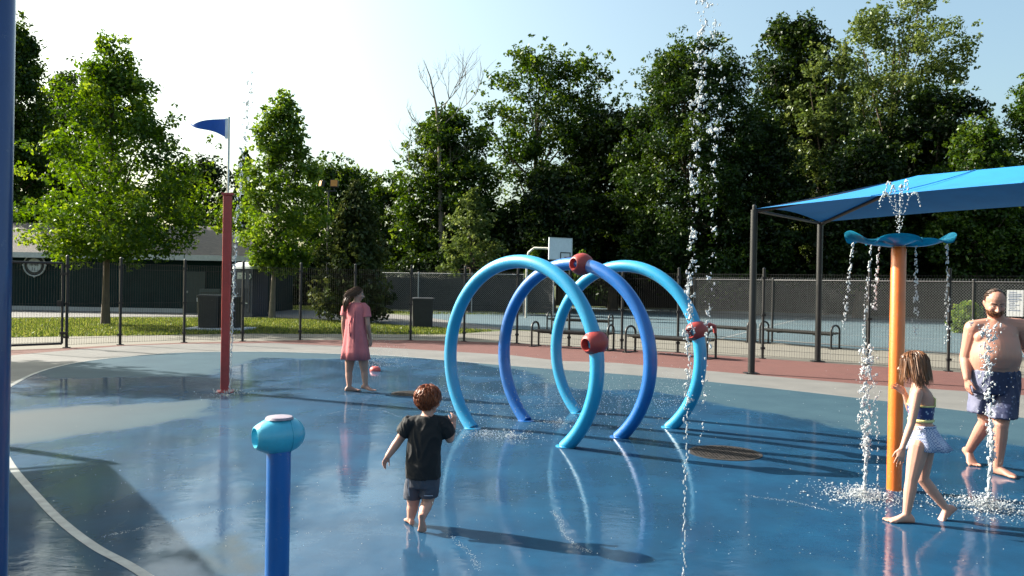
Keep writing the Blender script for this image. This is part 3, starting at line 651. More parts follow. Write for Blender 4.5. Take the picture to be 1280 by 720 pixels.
def text(name, body, size, loc, rotz, m, parent, depth=.004):
    cu = bpy.data.curves.new(name, 'FONT'); cu.body = body; cu.size = size; cu.align_x = 'CENTER'; cu.align_y = 'CENTER'; cu.extrude = depth
    o = bpy.data.objects.new(name, cu); COL.objects.link(o); dg = bpy.context.evaluated_depsgraph_get(); me = bpy.data.meshes.new_from_object(o.evaluated_get(dg)); bpy.data.objects.remove(o)
    me.transform(Matrix.Translation(loc) @ Matrix.Rotation(rotz, 4, 'Z') @ Matrix.Rotation(R_(90), 4, 'X')); me.materials.clear(); me.materials.append(m); return link(name, me, parent)
M_ink = mat('dark_ink', (.03, .035, .04), .6)
text('lettering', 'IINE', .26, (0, -.022, .05), 0, M_ink, t); q = MB(); q.box((-.08, -.016, -.17), (.02, .008, .16)); q.box((.02, -.016, -.2), (.02, .008, .12)); obj('emblem', q, M_ink, t)

# portable toilet
d = 37.0; c = P(313, 352, d); c.z = -.01; t = thing('portable_toilet', 'dark blue portable toilet with pale roof and white door sign', 'toilet', c, rotz=R_(-20))
M_pt = mat('toilet_plastic', (.005, .016, .045), .5, var=.2, scale=3); M_ptw = mat('toilet_roof', (.50, .54, .58), .5)
q = MB(); q.box((0, 0, 1.13), (1.12, 1.12, 2.1)); q.box((0, 0, .06), (1.2, 1.2, .12)); obj('body', q, M_pt, t)
q = MB(); q.loft([(V((0, 0, 2.18)), V((.62, 0, 0)), V((0, .62, 0)), 8), (V((0, 0, 2.30)), V((.60, 0, 0)), V((0, .60, 0)), 8), (V((0, 0, 2.46)), V((.46, 0, 0)), V((0, .46, 0)), 6), (V((0, 0, 2.5)), V((.2, 0, 0)), V((0, .2, 0)), 4)], 40); obj('roof', q, M_ptw, t, smooth=40)
q = MB(); q.box((0.02, -.572, 1.16), (.78, .03, 1.9)); o = obj('door', q, M_pt, t)
for k in range(5): q = MB(); q.box((-.22 + .12 * k, -.592, .85), (.05, .02, .9)); obj('rib', q, M_pt, o)
q = MB(); q.box((.26, -.595, .62), (.13, .02, .05)); obj('handle', q, M_ptw, o)
q = MB(); q.box((-.02, -.594, 1.86), (.46, .012, .29)); o2 = obj('door_sign', q, M_signw, o); text('lettering', 'W', .18, (.09, -.602, 1.88), 0, M_ink, o2); text('lettering', 'n', .16, (-.10, -.602, 1.88), 0, M_ink, o2)
q = MB(); q.box((-.03, -.602, 1.755), (.34, .006, .02)); obj('print', q, M_ink, o2)
q = MB(); q.tube([(.44, -.58, 1.95), (.50, -.60, 1.80), (.42, -.6, 1.72)], .03, 6); obj('vent_hood', q, M_ptw, t)

# bins
def bin_(label, c, w_, dpt, h, rz=0, name='trash_bin', panels=True):
    t = thing(name, label, 'trash bin', c, rotz=rz)
    q = MB(); q.loft([(V((0, 0, .02)), V((w_ * .46, 0, 0)), V((0, dpt * .46, 0)), 9), (V((0, 0, h * .9)), V((w_ * .5, 0, 0)), V((0, dpt * .5, 0)), 9)], 40); obj('body', q, M_bin, t, smooth=40)
    q = MB(); q.loft([(V((0, 0, h * .9)), V((w_ * .53, 0, 0)), V((0, dpt * .53, 0)), 9), (V((0, 0, h * .97)), V((w_ * .53, 0, 0)), V((0, dpt * .53, 0)), 9), (V((0, 0, h)), V((w_ * .45, 0, 0)), V((0, dpt * .45, 0)), 6)], 40); obj('lid', q, M_bin, t, smooth=40)
    for s_ in (-1, 1): q = MB(); q.lathe([(.07, -.03), (.09, -.02), (.09, .02), (.07, .03)], 16, (s_ * w_ * .42, dpt * .48, .1), Matrix.Rotation(R_(90), 3, 'Y')); obj('wheel', q, M_dark, t, smooth=40)
    return t
M_bin = mat('bin_plastic', (.012, .013, .014), .55, var=.3, scale=6)
c = G(528, 408.5); bin_('black lidded trash bin standing on the grass behind the fence', (c.x, c.y, -.02), .82, .75, 1.14, .1)
c = G(263, 411); c.z = 0.04; bin_('black trash bin on pale slab, left of the red post', c, .72, .7, 1.12, .05)
c2 = G(288, 411); c2.z = .04; bin_('black trash bin on pale slab, half hidden behind red post', c2, .66, .7, 1.08, -.08)
q = MB(); cc = (c + c2) / 2; q.box((0, 0, 0), (2.0, 1.4, .12)); o = obj('concrete_slab', q, mat('slab_concrete', (.45, .46, .48), .8, bump=.2), loc=(cc.x, cc.y, -.02)); tag(o, 'pale concrete slab under the two black bins', 'slab')
c = P(266, 352, BY - 1.0); t = thing('air_conditioner', 'dim boxed air conditioner unit standing against the green wall', 'air conditioner', (c.x, c.y, -.02))
q = MB(); q.box((0, 0, .62), (.95, .8, 1.2)); obj('housing', q, mat('ac_grey', (.03, .05, .055), .5), t); q = MB()
for k in range(8): q.box((0, -.41, .2 + .12 * k), (.85, .02, .03))
obj('louvre', q, M_dark, t)
q = MB(); q.box((-.62, -.1, .75), (.18, .1, .3)); obj('meter_box', q, M_ptw, t)
c = P(405.5, 352, 52); t = thing('metal_barrel', 'small grey barrel on far grass beside dark tree', 'barrel', (c.x, c.y, -.03))
q = MB(); q.lathe([(.25, 0), (.25, .03), (.24, .05), (.24, .3), (.255, .32), (.24, .34), (.24, .6), (.25, .63), (.25, .66), (.22, .66), (.21, .62), (.01, .62)], 24); obj('body', q, mat('barrel_grey', (.22, .23, .23), .6), t, smooth=40); q = MB(); q.lathe([(.252, .64), (.265, .65), (.252, .67)], 24); obj('rim', q, M_steel, t, smooth=40)

# benches
def bench(label, a, b, group='black metal benches', back=False):
    mid = (a + b) * .5; d = (b - a); L = d.length; t = thing('metal_bench', label, 'bench', (mid.x, mid.y, min(a.z, b.z)), rotz=math.atan2(d.y, d.x), group=group)
    q = MB()
    for k in range(6): q.box((0, -.21 + .084 * k, .44 + .004 * abs(k - 2.5)), (L - .04, .06, .03))
    q.box((0, 0, .415), (L - .1, .40, .02)); obj('seat', q, M_dark, t)
    q = MB()
    for x in (-L * .25, L * .25): q.box((x, 0, .38), (.05, .36, .05))
    q.box((0, 0, .385), (L - .2, .05, .04)); obj('under_beam', q, M_dark, t)
    for s_ in (-1, 1):
        x = s_ * (L / 2 - .02); q = MB(); pts = [(x, -.22, .0), (x, -.22, .50)] + [(x, -.22 * math.cos(a_), .52 + .15 * math.sin(a_)) for a_ in np.linspace(0.1, math.pi - .1, 9)] + [(x, .22, .50), (x, .22, 0)]
        q.tube(pts, .03, 8); obj('end_loop', q, M_dark, t, smooth=50)
        q = MB(); q.box((x, 0, .008), (.12, .56, .016)); obj('foot_plate', q, M_dark, t)
    return t
def perp(a, b, k):
    d = (b - a).normalized(); return V((d.y, -d.x, 0)) * k
a, b = G(668, 432.5), G(764, 438); bench('black slatted bench by the fence, seen through the ring arches', a, b)
a, b = G(787, 440), G(890, 448.5); bench('black slatted bench by the fence, right of the royal blue arch', a, b)
a, b = G(972, 428), G(1062, 435); o_ = perp(a, b, .75); bench('black bench between the two fences, right of dark canopy post', a + o_, b + o_)
a, b = G(884, 421.5), G(957, 427); o_ = perp(a, b, .75); bench('black bench between the fences, partly behind tall canopy post', a + o_, b + o_)
a, b = G(686, 413), G(764, 416.5); bench('black bench on court edge, seen inside the royal blue arch', a, b)
# floodlights on a pole
c = P(409, 352, 47); t = thing('floodlight_pole', 'twin amber floodlights on a slim dark pole above trees', 'floodlight', (c.x, c.y, -.03))
hz = P(409, 238, 47).z; q = MB(); q.tube([(0, 0, 0), (0, 0, hz)], [.08, .05], 10); obj('pole', q, M_dark, t, smooth=40); q = MB(); q.box((.02, 0, hz), (.9, .08, .08)); obj('cross_arm', q, M_dark, t)
m_amber, nt, b = new_mat('amber_lens'); b.inputs['Base Color'].default_value = (.55, .22, .03, 1); b.inputs['Roughness'].default_value = .35
for (dx, rz, sc) in ((-.40, -.9, .62), (.32, .1, .78)):
    Mr = Matrix.Rotation(rz, 3, 'Z') @ Matrix.Rotation(R_(-12), 3, 'X'); q = MB(); q.box(V((dx, 0, hz + .42)), V((.58, .30, .58)) * sc, Mr); q.box(V((dx, 0, hz + .12)), (.06, .06, .3)); o = obj('lamp_housing', q, M_dark, t)
    q = MB(); q.box(V((dx, 0, hz + .42)) + Mr @ V((0, -.165 * sc, 0)), V((.5, .03, .48)) * sc, Mr); obj('lens', q, m_amber, o)
# basketball hoop
d = 40; bc = P(700.5, 311, d); t = thing('basketball_hoop', 'white basketball backboard on a bent pale arm', 'basketball hoop', (bc.x, bc.y, -.01)); rel = bc - V((bc.x, bc.y, -.01)); rzb = Matrix.Rotation(R_(28), 3, 'Z')
q = MB(); q.box(rel, (1.36, .05, 1.10), rzb); o = obj('backboard', q, mat('board_white', (.62, .66, .70), .5, var=.06), t)
q = MB()
for (cx, cz, sx, sz) in ((0, .53, 1.36, .04), (0, -.53, 1.36, .04), (-.66, 0, .04, 1.02), (.66, 0, .04, 1.02)): q.box(rel + rzb @ V((cx, -.03, cz)), (sx, .02, sz), rzb)
obj('border', q, M_white, o)
q = MB()
for (cx, cz, sx, sz) in ((.28, -.13, .60, .05), (.0, -.34, .05, .38), (.56, -.34, .05, .38)): q.box(rel + rzb @ V((cx, -.032, cz - .06)), (sx, .02, sz), rzb)
obj('target_square', q, M_ink, o)
q = MB(); rc = rel + rzb @ V((.28, -.42, -.42)); q.tube([rc + V((.23 * math.cos(a), .23 * math.sin(a), 0)) for a in np.linspace(0, 6.283, 25)], .012, 6); q.box(rel + rzb @ V((.28, -.12, -.42)), (.12, .2, .03), rzb); obj('rim', q, M_nozzle, t)
q = MB(); pb = rel + rzb @ V((-1.35, 1.0, 0)); q.tube([(pb.x, pb.y, 0), (pb.x, pb.y, rel.z - .55), (pb.x + .08, pb.y, rel.z - .2), (pb.x + .35, pb.y - .2, rel.z + .02), tuple(rel + rzb @ V((-.4, .05, 0)))], .055, 10); obj('pole', q, mat('pale_pole', (.55, .52, .45), .4), t, smooth=50)
# notice on the chain-link fence
a, b = CL[2], CL[3]; dd = (b - a).normalized(); px_ = P(1266, 379, 21.0); k = None
for f_ in np.linspace(0, 1.6, 400):
    p = a.lerp(b, f_); r_ = ray(1266, 379); 
    if abs(p.x / p.y - r_.x / r_.y) < .0025: k = p
c = k + V((0, 0, HCAM + ray(1266, 379).z * k.y / ray(1266, 379).y)) + V((-.02, -.05, 0)); t = thing('notice_board', 'white printed notice hung on chain link fence behind the man', 'notice', c, rotz=math.atan2(dd.y, dd.x) + .25)
q = MB(); q.box((0, 0, 0), (.36, .012, .66)); obj('panel', q, M_white, t)
q = MB(); rr = random.Random(3)
for k in range(11):
    wl = rr.uniform(.12, .28) if k not in (1, 2, 4) else .28
    if k in (6, 9): wl = .10
    q.box((-.01 - (.28 - wl) * .3, -.008, .27 - .045 * k), (wl, .004, .012 if k not in (2, 4) else .02))
obj('printed_lines', q, mat('ink_blue', (.12, .16, .26), .7), t)

# ====================== TREES ======================
M_bark = mat('bark', (.09, .065, .045), .9, var=.35, scale=6, bump=.6, bscale=18, stretch=(1, 1, .25))
M_barkpale = mat('bark_pale', (.17, .14, .115), .9, var=.3, scale=6, bump=.5, bscale=18, stretch=(1, 1, .25))
LM = {
 'maple': leaf_mat('maple_leaves', (.022, .056, .005), (.074, .142, .012), (.20, .27, .035)),
 'pear': leaf_mat('pear_leaves', (.032, .072, .007), (.095, .170, .018), (.23, .295, .050)),
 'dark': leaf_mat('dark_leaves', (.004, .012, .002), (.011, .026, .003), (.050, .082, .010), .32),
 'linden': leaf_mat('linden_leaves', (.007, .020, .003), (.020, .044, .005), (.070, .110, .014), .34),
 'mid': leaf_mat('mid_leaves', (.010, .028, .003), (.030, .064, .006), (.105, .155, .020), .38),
 'pale': leaf_mat('pale_leaves', (.035, .060, .012), (.080, .115, .026), (.16, .19, .06), .36),
 'cedar': leaf_mat('cedar_sprays', (.014, .026, .006), (.036, .054, .012), (.09, .10, .028), .25),
}
PROF = {
 'round': [(0, .5), (.15, .82), (.38, 1.0), (.62, .98), (.8, .84), (.93, .60), (1, .30)],
 'oval': [(0, .6), (.2, .88), (.45, 1.0), (.7, .90), (.88, .64), (1, .25)],
 'dome': [(0, .75), (.2, .95), (.45, 1.0), (.68, .90), (.84, .70), (.94, .46), (1, .22)],
 'maple': [(0, .55), (.08, .85), (.22, 1.0), (.42, .86), (.6, .62), (.78, .36), (.92, .17), (1, .05)],
 'pear': [(0, .35), (.1, .80), (.27, 1.0), (.48, .85), (.7, .55), (.85, .40), (.95, .25), (1, .06)],
 'cone': [(0, .80), (.12, 1.0), (.4, .85), (.65, .6), (.85, .32), (1, .06)],
 'loose': [(0, .35), (.2, .55), (.45, .8), (.7, 1.0), (.87, .85), (1, .35)],
 'tall': [(0, .85), (.25, .9), (.5, .95), (.7, 1.0), (.85, .8), (1, .3)],
 'bush': [(0, .9), (.3, 1.0), (.6, .9), (.85, .6), (1, .2)],
}
def leaves(name, clumps, m, parent, rg, L=.22, droop=0.):
    """many leaf sized faces in clumps; clumps: (centre, radius, count, tone)"""
    C = []; 
    for (c, r, n, tone) in clumps:
        u = rg.normal(size=(n, 3)); u /= np.linalg.norm(u, axis=1)[:, None]
        rad = r * rg.uniform(.15, 1, n) ** .55
        p = np.array(c) + u * rad[:, None] * np.array([1, 1, .78])
        nr = u * .55 + rg.normal(size=(n, 3)) * .62 + np.array([0, 0, .45])
        nr /= np.linalg.norm(nr, axis=1)[:, None]
        t = np.cross(nr, rg.normal(size=(n, 3))); t[:, 2] -= droop; t -= nr * (t * nr).sum(1)[:, None]; t /= np.linalg.norm(t, axis=1)[:, None] + 1e-9
        s = L * rg.uniform(.6, 1.3, n); C.append((p, nr, t, s, np.clip(tone + rg.normal(0, .17, n), 0, 1)))
    p, nr, t, s, lv = [np.concatenate([c[k] for c in C]) for k in range(5)]
    b = np.cross(nr, t); s = s[:, None]
    v = np.stack([p - t * s * .5, p + b * s * .30 + nr * s * .08 - t * s * .05, p + t * s * .55, p - b * s * .30 + nr * s * .08 - t * s * .05], 1).reshape(-1, 3)
    off = np.array(parent.matrix_basis.translation)
    return np_mesh(name, v - off, np.arange(len(v)).reshape(-1, 4), m, parent, lv=lv)
TREE_N = [0]
def tree(name, label, px, d, top, bot, hw, prof='round', leaf='mid', dens=1.0, L=None, trunk=.2, lobes=3, gap=0., trunk_px=None, base=None, skew=0., squash=.85, bark=None, cat='tree', group=None, cl=.26, spikes=1.0, droop=0., irr=1.0):
    TREE_N[0] += 1; rg = np.random.default_rng(100 + TREE_N[0] * 17); rr = random.Random(TREE_N[0] * 31)
    Pc = P(px, 352, d); zt = P(px, top, d).z; zb = max(.02, P(px, bot, d).z); R = hw * d / F; H = zt - zb
    bx = P(trunk_px, 352, d).x if trunk_px is not None else Pc.x
    t = thing(name, label, cat, (bx, d, -.03), group=group)
    pr = PROF[prof]; ph = rg.uniform(0, 6.28, 6)
    def radius(f, a):
        r = np.interp(f, [k[0] for k in pr], [k[1] for k in pr]) * R
        return r * (1 + irr * (.13 * math.sin(lobes * a + ph[0] + f * 5) + .10 * math.sin((lobes + 2) * a + ph[1] - f * 9) + .07 * math.sin(f * 23 + ph[4])))
    L = L or max(.10, min(.36, d * .0046)); clumps = []; tips = []
    rc0 = R * cl; n_cl = int(100 * dens * max(1, H / (2.2 * R)))
    for k in range(n_cl):
        f = rg.uniform(0.02, .97); a = rg.uniform(0, 6.28); rad = radius(f, a)
        q_ = rg.uniform(.35, 1) ** .6; rc = rc0 * rg.uniform(.55, 1.25) * (.55 + .45 * min(1, rad / R + .2))
        rr_ = max(0, rad - rc * .55) * q_
        c = (Pc.x + rr_ * math.cos(a) + skew * f, d + rr_ * math.sin(a) * squash, zb + f * H - rc * .2)
        if gap and rg.random() < gap * (f > .3): continue
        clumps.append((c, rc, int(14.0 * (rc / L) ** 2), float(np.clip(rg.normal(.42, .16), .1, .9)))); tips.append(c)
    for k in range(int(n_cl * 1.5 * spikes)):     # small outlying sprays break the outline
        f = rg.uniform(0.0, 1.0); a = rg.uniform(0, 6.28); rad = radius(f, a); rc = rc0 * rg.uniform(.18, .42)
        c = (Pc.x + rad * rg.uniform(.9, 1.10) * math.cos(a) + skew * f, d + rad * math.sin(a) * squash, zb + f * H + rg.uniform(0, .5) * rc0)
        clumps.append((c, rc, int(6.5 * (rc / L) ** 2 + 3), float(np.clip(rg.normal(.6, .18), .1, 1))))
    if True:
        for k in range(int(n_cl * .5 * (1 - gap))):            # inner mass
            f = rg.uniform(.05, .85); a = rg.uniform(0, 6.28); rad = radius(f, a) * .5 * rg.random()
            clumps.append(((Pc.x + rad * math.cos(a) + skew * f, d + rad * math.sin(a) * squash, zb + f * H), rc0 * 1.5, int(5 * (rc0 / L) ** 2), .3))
    # trunk and limbs
    q = MB(); zl = zb + H * .82; pts = []; 
    for k in range(8):
        s_ = k / 7; pts.append((bx + (Pc.x + skew * .7 - bx) * s_ + .10 * trunk * 3 * math.sin(s_ * 5 + ph[2]), d + .2 * trunk * math.sin(s_ * 4 + ph[3]), -.06 + (zl + .03) * s_))
    q.tube([(p[0] - bx, p[1] - d, p[2]) for p in pts], [trunk * (1.35 if k == 0 else 1.0 - .85 * k / 7) for k in range(8)], 10)
    obj('trunk', q, bark or M_bark, t, smooth=60)
    lim = MB(); rr.shuffle(tips)
    for c in tips[:26]:
        k = max(3, min(6, int((c[2] * .72 / max(.1, zl)) * 7))); s0 = V(pts[k]); e = V(c); mid = s0.lerp(e, .5) + V((0, 0, -.12 * (e - s0).length * .5))
        r0 = trunk * (1.0 - .85 * k / 7) * .5
        lim.tube([s0 - V((bx, d, 0)), mid - V((bx, d, 0)), e - V((bx, d, 0))], [r0, r0 * .6, r0 * .15], 6)
    obj('limbs', lim, bark or M_bark, t, smooth=60)['kind'] = 'stuff'
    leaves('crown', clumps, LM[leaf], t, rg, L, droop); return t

tree('maple_tree', 'bright green maple beside the gate, its crown over the green building', 138, 28.8, 46, 322, 128, 'maple', 'maple', 1.15, .155, .13, trunk_px=133, cl=.185, irr=1.5, gap=.03, spikes=1.2)
tree('pear_tree', 'narrow bright green tree with pointed crown right of flag pole', 350, 36, 116, 342, 60, 'pear', 'pear', 1.2, .175, .12, trunk_px=341, cl=.21, bark=M_barkpale, irr=1.3, gap=.02, spikes=1.2)
tree('cedar_tree', 'dark drooping evergreen behind the woman in pink', 443, 33.6, 228, 398, 50, 'cone', 'cedar', 1.5, .17, .12, cl=.24, droop=.8)
tree('broadleaf_tree', 'tall broad tree at the left edge beside the blue post', 10, 46, 22, 330, 58, 'oval', 'mid', 1.1, None, .3)
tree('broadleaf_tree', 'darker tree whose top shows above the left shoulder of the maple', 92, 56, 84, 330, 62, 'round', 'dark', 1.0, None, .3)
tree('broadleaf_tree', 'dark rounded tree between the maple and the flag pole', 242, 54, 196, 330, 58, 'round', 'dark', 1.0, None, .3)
tree('broadleaf_tree', 'slim distant tree just right of the flag rod', 304, 74, 190, 345, 22, 'pear', 'mid', 1.2, None, .25)
tree('broadleaf_tree', 'mid green tree behind the floodlights', 418, 58, 200, 345, 62, 'oval', 'mid', 1.0, None, .3, group=None)
tree('broadleaf_tree', 'smaller bright tree between the floodlights and the dead snag', 478, 62, 218, 345, 40, 'round', 'mid', 1.0, None, .3)
tree('broadleaf_tree', 'leafy tree with sunlit left side around the dead snag', 558, 53, 138, 350, 68, 'oval', 'mid', 1.25, None, .3)
tree('broadleaf_tree', 'small pale feathery tree in front of the wood, above left arch', 588, 46, 236, 345, 44, 'cone', 'pale', .9, .2, .15, cl=.20)
tree('poplar_tree', 'tall open crowned tree left of the backboard', 668, 57, 54, 345, 76, 'tall', 'mid', 1.05, None, .35, gap=.08, cl=.20, lobes=4)
tree('poplar_tree', 'loose airy tree leaning right of the tall open crowned one', 735, 58, 66, 250, 40, 'loose', 'mid', .65, None, .22, gap=.35, cl=.28, trunk_px=708)
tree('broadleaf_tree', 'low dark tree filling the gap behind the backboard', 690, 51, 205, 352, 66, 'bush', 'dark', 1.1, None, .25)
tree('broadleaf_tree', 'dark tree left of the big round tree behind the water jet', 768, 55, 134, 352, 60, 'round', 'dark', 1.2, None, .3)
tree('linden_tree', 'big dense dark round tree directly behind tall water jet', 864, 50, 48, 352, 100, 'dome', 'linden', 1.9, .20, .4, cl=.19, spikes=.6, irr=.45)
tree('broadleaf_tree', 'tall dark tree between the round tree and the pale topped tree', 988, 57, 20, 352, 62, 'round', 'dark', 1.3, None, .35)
tree('broadleaf_tree', 'yellow green tree in front of the pale topped tree', 1030, 54, 56, 320, 54, 'round', 'pale', .95, None, .3, cl=.21)
tree('broadleaf_tree', 'tallest tree, with pale loose crown reaching the top of photo', 1100, 60, -8, 300, 84, 'loose', 'pale', 1.0, None, .4, gap=.12, cl=.20, skew=1.3)
tree('broadleaf_tree', 'dark rounded tree above the middle of the blue canopy', 1165, 52, 108, 352, 72, 'round', 'dark', 1.3, None, .35)
tree('broadleaf_tree', 'bushy tree with lit leaf clumps above the right half of canopy', 1222, 47, 150, 352, 60, 'bush', 'mid', 1.1, None, .3)
tree('broadleaf_tree', 'tree cut by the right edge of the photo above canopy', 1300, 50, 74, 352, 52, 'oval', 'mid', 1.0, None, .3)
tree('broadleaf_tree', 'dark low tree behind the left corner of blue canopy', 945, 50, 150, 355, 66, 'bush', 'dark', 1.2, None, .3)
tree('broadleaf_tree', 'dark tree with a pale leafy bough, behind the orange post', 1075, 49, 165, 355, 66, 'bush', 'dark', 1.2, None, .3)
tree('broadleaf_tree', 'slender tree beyond the left edge of photo shading the deck', -320, 17.2, -60, 262, 118, 'oval', 'maple', .8, .15, .1)
# understory
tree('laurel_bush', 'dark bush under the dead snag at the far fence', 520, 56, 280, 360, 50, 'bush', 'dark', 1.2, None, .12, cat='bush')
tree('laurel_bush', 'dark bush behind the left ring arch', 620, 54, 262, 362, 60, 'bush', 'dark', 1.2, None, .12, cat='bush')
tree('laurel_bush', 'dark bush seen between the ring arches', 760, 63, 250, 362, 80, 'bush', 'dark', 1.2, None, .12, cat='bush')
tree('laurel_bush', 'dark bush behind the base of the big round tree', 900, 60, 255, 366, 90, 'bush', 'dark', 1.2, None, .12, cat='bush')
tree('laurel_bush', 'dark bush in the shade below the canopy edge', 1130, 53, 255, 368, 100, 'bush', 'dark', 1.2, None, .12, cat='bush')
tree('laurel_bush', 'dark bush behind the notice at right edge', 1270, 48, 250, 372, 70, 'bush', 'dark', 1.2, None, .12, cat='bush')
c = G(1210, 412); tree('young_shrub', 'small bright shrub behind the fence, left of the man', 1210, 33, 378, 415, 19, 'bush', 'pear', 1.2, .12, .03, cat='shrub', cl=.3)
tree('young_shrub', 'leafy pale bough of a shrub above the backboard left side', 666, 44, 312, 360, 10, 'bush', 'pear', 1.0, .12, .03, cat='shrub', cl=.35)
tree('young_shrub', 'bright shrub top right of the backboard', 727, 43, 314, 360, 9, 'bush', 'pear', 1.0, .12, .03, cat='shrub', cl=.35)
tree('clipped_hedge', 'long dark hedge behind the portable toilet and evergreen', 400, 56, 322, 380, 78, 'bush', 'dark', 2.2, .18, .06, cat='hedge', cl=.2, squash=.25)
tree('clipped_hedge', 'dark hedge standing behind far grey fence', 560, 50, 322, 378, 105, 'bush', 'dark', 2.2, .18, .06, cat='hedge', cl=.18, squash=.2)

# dead snag with bare branches
c = P(548, 352, 51.5); c.z = -.03; zt = P(548, 74, 51.5).z; t = thing('dead_tree', 'bare grey dead tree standing up out of the sunlit leafy tree', 'dead tree', c); q = MB(); rr = random.Random(11)
tp = [(0, 0, 0), (.15, 0, zt * .3), (-.05, 0, zt * .55), (-.1, 0, zt * .7), (-.35, 0, zt * .82), (-.75, 0, zt * .93), (-1.2, .1, zt)]
q.tube(tp, [.22, .18, .13, .10, .07, .045, .012], 8); obj('trunk', q, M_barkpale, t, smooth=60)
q = MB()
def twig(p, d, L, r, lev):
    pts = [p]; dd = d.copy()
    for k in range(4):
        dd = (dd + V((rr.uniform(-.25, .25), rr.uniform(-.2, .2), rr.uniform(-.05, .28)))).normalized(); pts.append(pts[-1] + dd * L / 4)
    q.tube(pts, [r, r * .8, r * .6, r * .42, r * .2], 5)
    if lev > 0:
        for k in range(2, 5):
            for _ in range(2 if lev > 1 else 1): twig(pts[k], (dd + V((rr.uniform(-.9, .9), rr.uniform(-.5, .5), rr.uniform(-.1, .6)))).normalized(), L * .55, r * .55, lev - 1)
for (f, dx, dz, L, r) in ((.68, -.9, .25, 2.6, .05), (.72, .7, .7, 4.3, .06), (.76, .5, .85, 4.0, .055), (.8, .85, .5, 3.8, .05), (.84, -.6, .75, 2.2, .04), (.88, .5, .8, 2.0, .03), (.62, -1, .2, 2.8, .045), (.5, -1, .1, 3.2, .05), (.56, .8, .4, 2.2, .04)):
    zz = zt * f; k = next(i_ for i_ in range(6) if tp[i_ + 1][2] >= zz); s_ = (zz - tp[k][2]) / (tp[k + 1][2] - tp[k][2]); twig(V(tp[k]).lerp(V(tp[k + 1]), s_), V((dx, 0, dz)).normalized(), L * .75, r * .8, 2)
o = obj('branches', q, M_barkpale, t, smooth=60); o['kind'] = 'stuff'

# ====================== PEOPLE ======================
def skin_mat(name, base, flush):
    m, nt, b = new_mat(name); n = noise_node(nt, 7, 5); r = ramp(nt, n.outputs['Fac'], [(.3, base), (.75, flush)]); nt.links.new(r.outputs[0], b.inputs['Base Color'])
    b.inputs['Roughness'].default_value = .58; b.inputs['Subsurface Weight'].default_value = .06; b.inputs['Subsurface Radius'].default_value = (.012, .005, .003); b.inputs['Subsurface Scale'].default_value = .6
    n2 = noise_node(nt, 140); bump_to(nt, n2.outputs['Fac'], b, .12, .003); return m
M_skinM = skin_mat('skin_man', (.40, .21, .15), (.46, .19, .135)); M_skinK = skin_mat('skin_child', (.46, .26, .19), (.50, .235, .175)); M_skinW = skin_mat('skin_woman', (.42, .235, .17), (.45, .215, .155))
M_eye = mat('eye_white', (.30, .28, .26), .25); M_iris = mat('iris_dark', (.02, .015, .012), .2); M_lip = mat('lips', (.35, .12, .10), .45)

from mathutils import noise as mnoise
def finish(name, q, m, parent, voxel, smooth=4, loc=(0, 0, 0), wr=0., wsc=(16, 16, 9)):
    """fuse overlapping volumes into one continuous surface"""
    me = bpy.data.meshes.new('tmp'); me.from_pydata(q.v, [], q.f); o = bpy.data.objects.new('tmp', me); COL.objects.link(o)
    bm = bmesh.new(); bm.from_mesh(me); bmesh.ops.recalc_face_normals(bm, faces=bm.faces); bm.to_mesh(me); bm.free()
    md = o.modifiers.new('r', 'REMESH'); md.mode = 'VOXEL'; md.voxel_size = voxel; md.use_smooth_shade = True
    if smooth: ms = o.modifiers.new('s', 'SMOOTH'); ms.factor = .5; ms.iterations = smooth
    dg = bpy.context.evaluated_depsgraph_get(); dg.update(); me2 = bpy.data.meshes.new_from_object(o.evaluated_get(dg)); bpy.data.objects.remove(o)
    if wr:
        nn = [v.normal.copy() for v in me2.vertices]
        for v, n_ in zip(me2.vertices, nn):
            p = V((v.co.x * wsc[0], v.co.y * wsc[1], v.co.z * wsc[2])); p = p + V((mnoise.noise(p * .6), 0, mnoise.noise(p * .6 + V((7, 3, 1))))) * 1.6
            v.co += n_ * wr * (1 - 2.2 * abs(mnoise.noise(p)))
    me2.name = name; me2.transform(Matrix.Translation(-V(loc))); me2.materials.clear(); me2.materials.append(m)
    me2.polygons.foreach_set('use_smooth', [True] * len(me2.polygons))
    if parent is not None: me2.transform(Matrix.Translation(-V(parent.matrix_basis.translation) + V(loc)))
    return link(name, me2, parent, loc if parent is None else (0, 0, 0))
def nrm(v): return V(v).normalized()
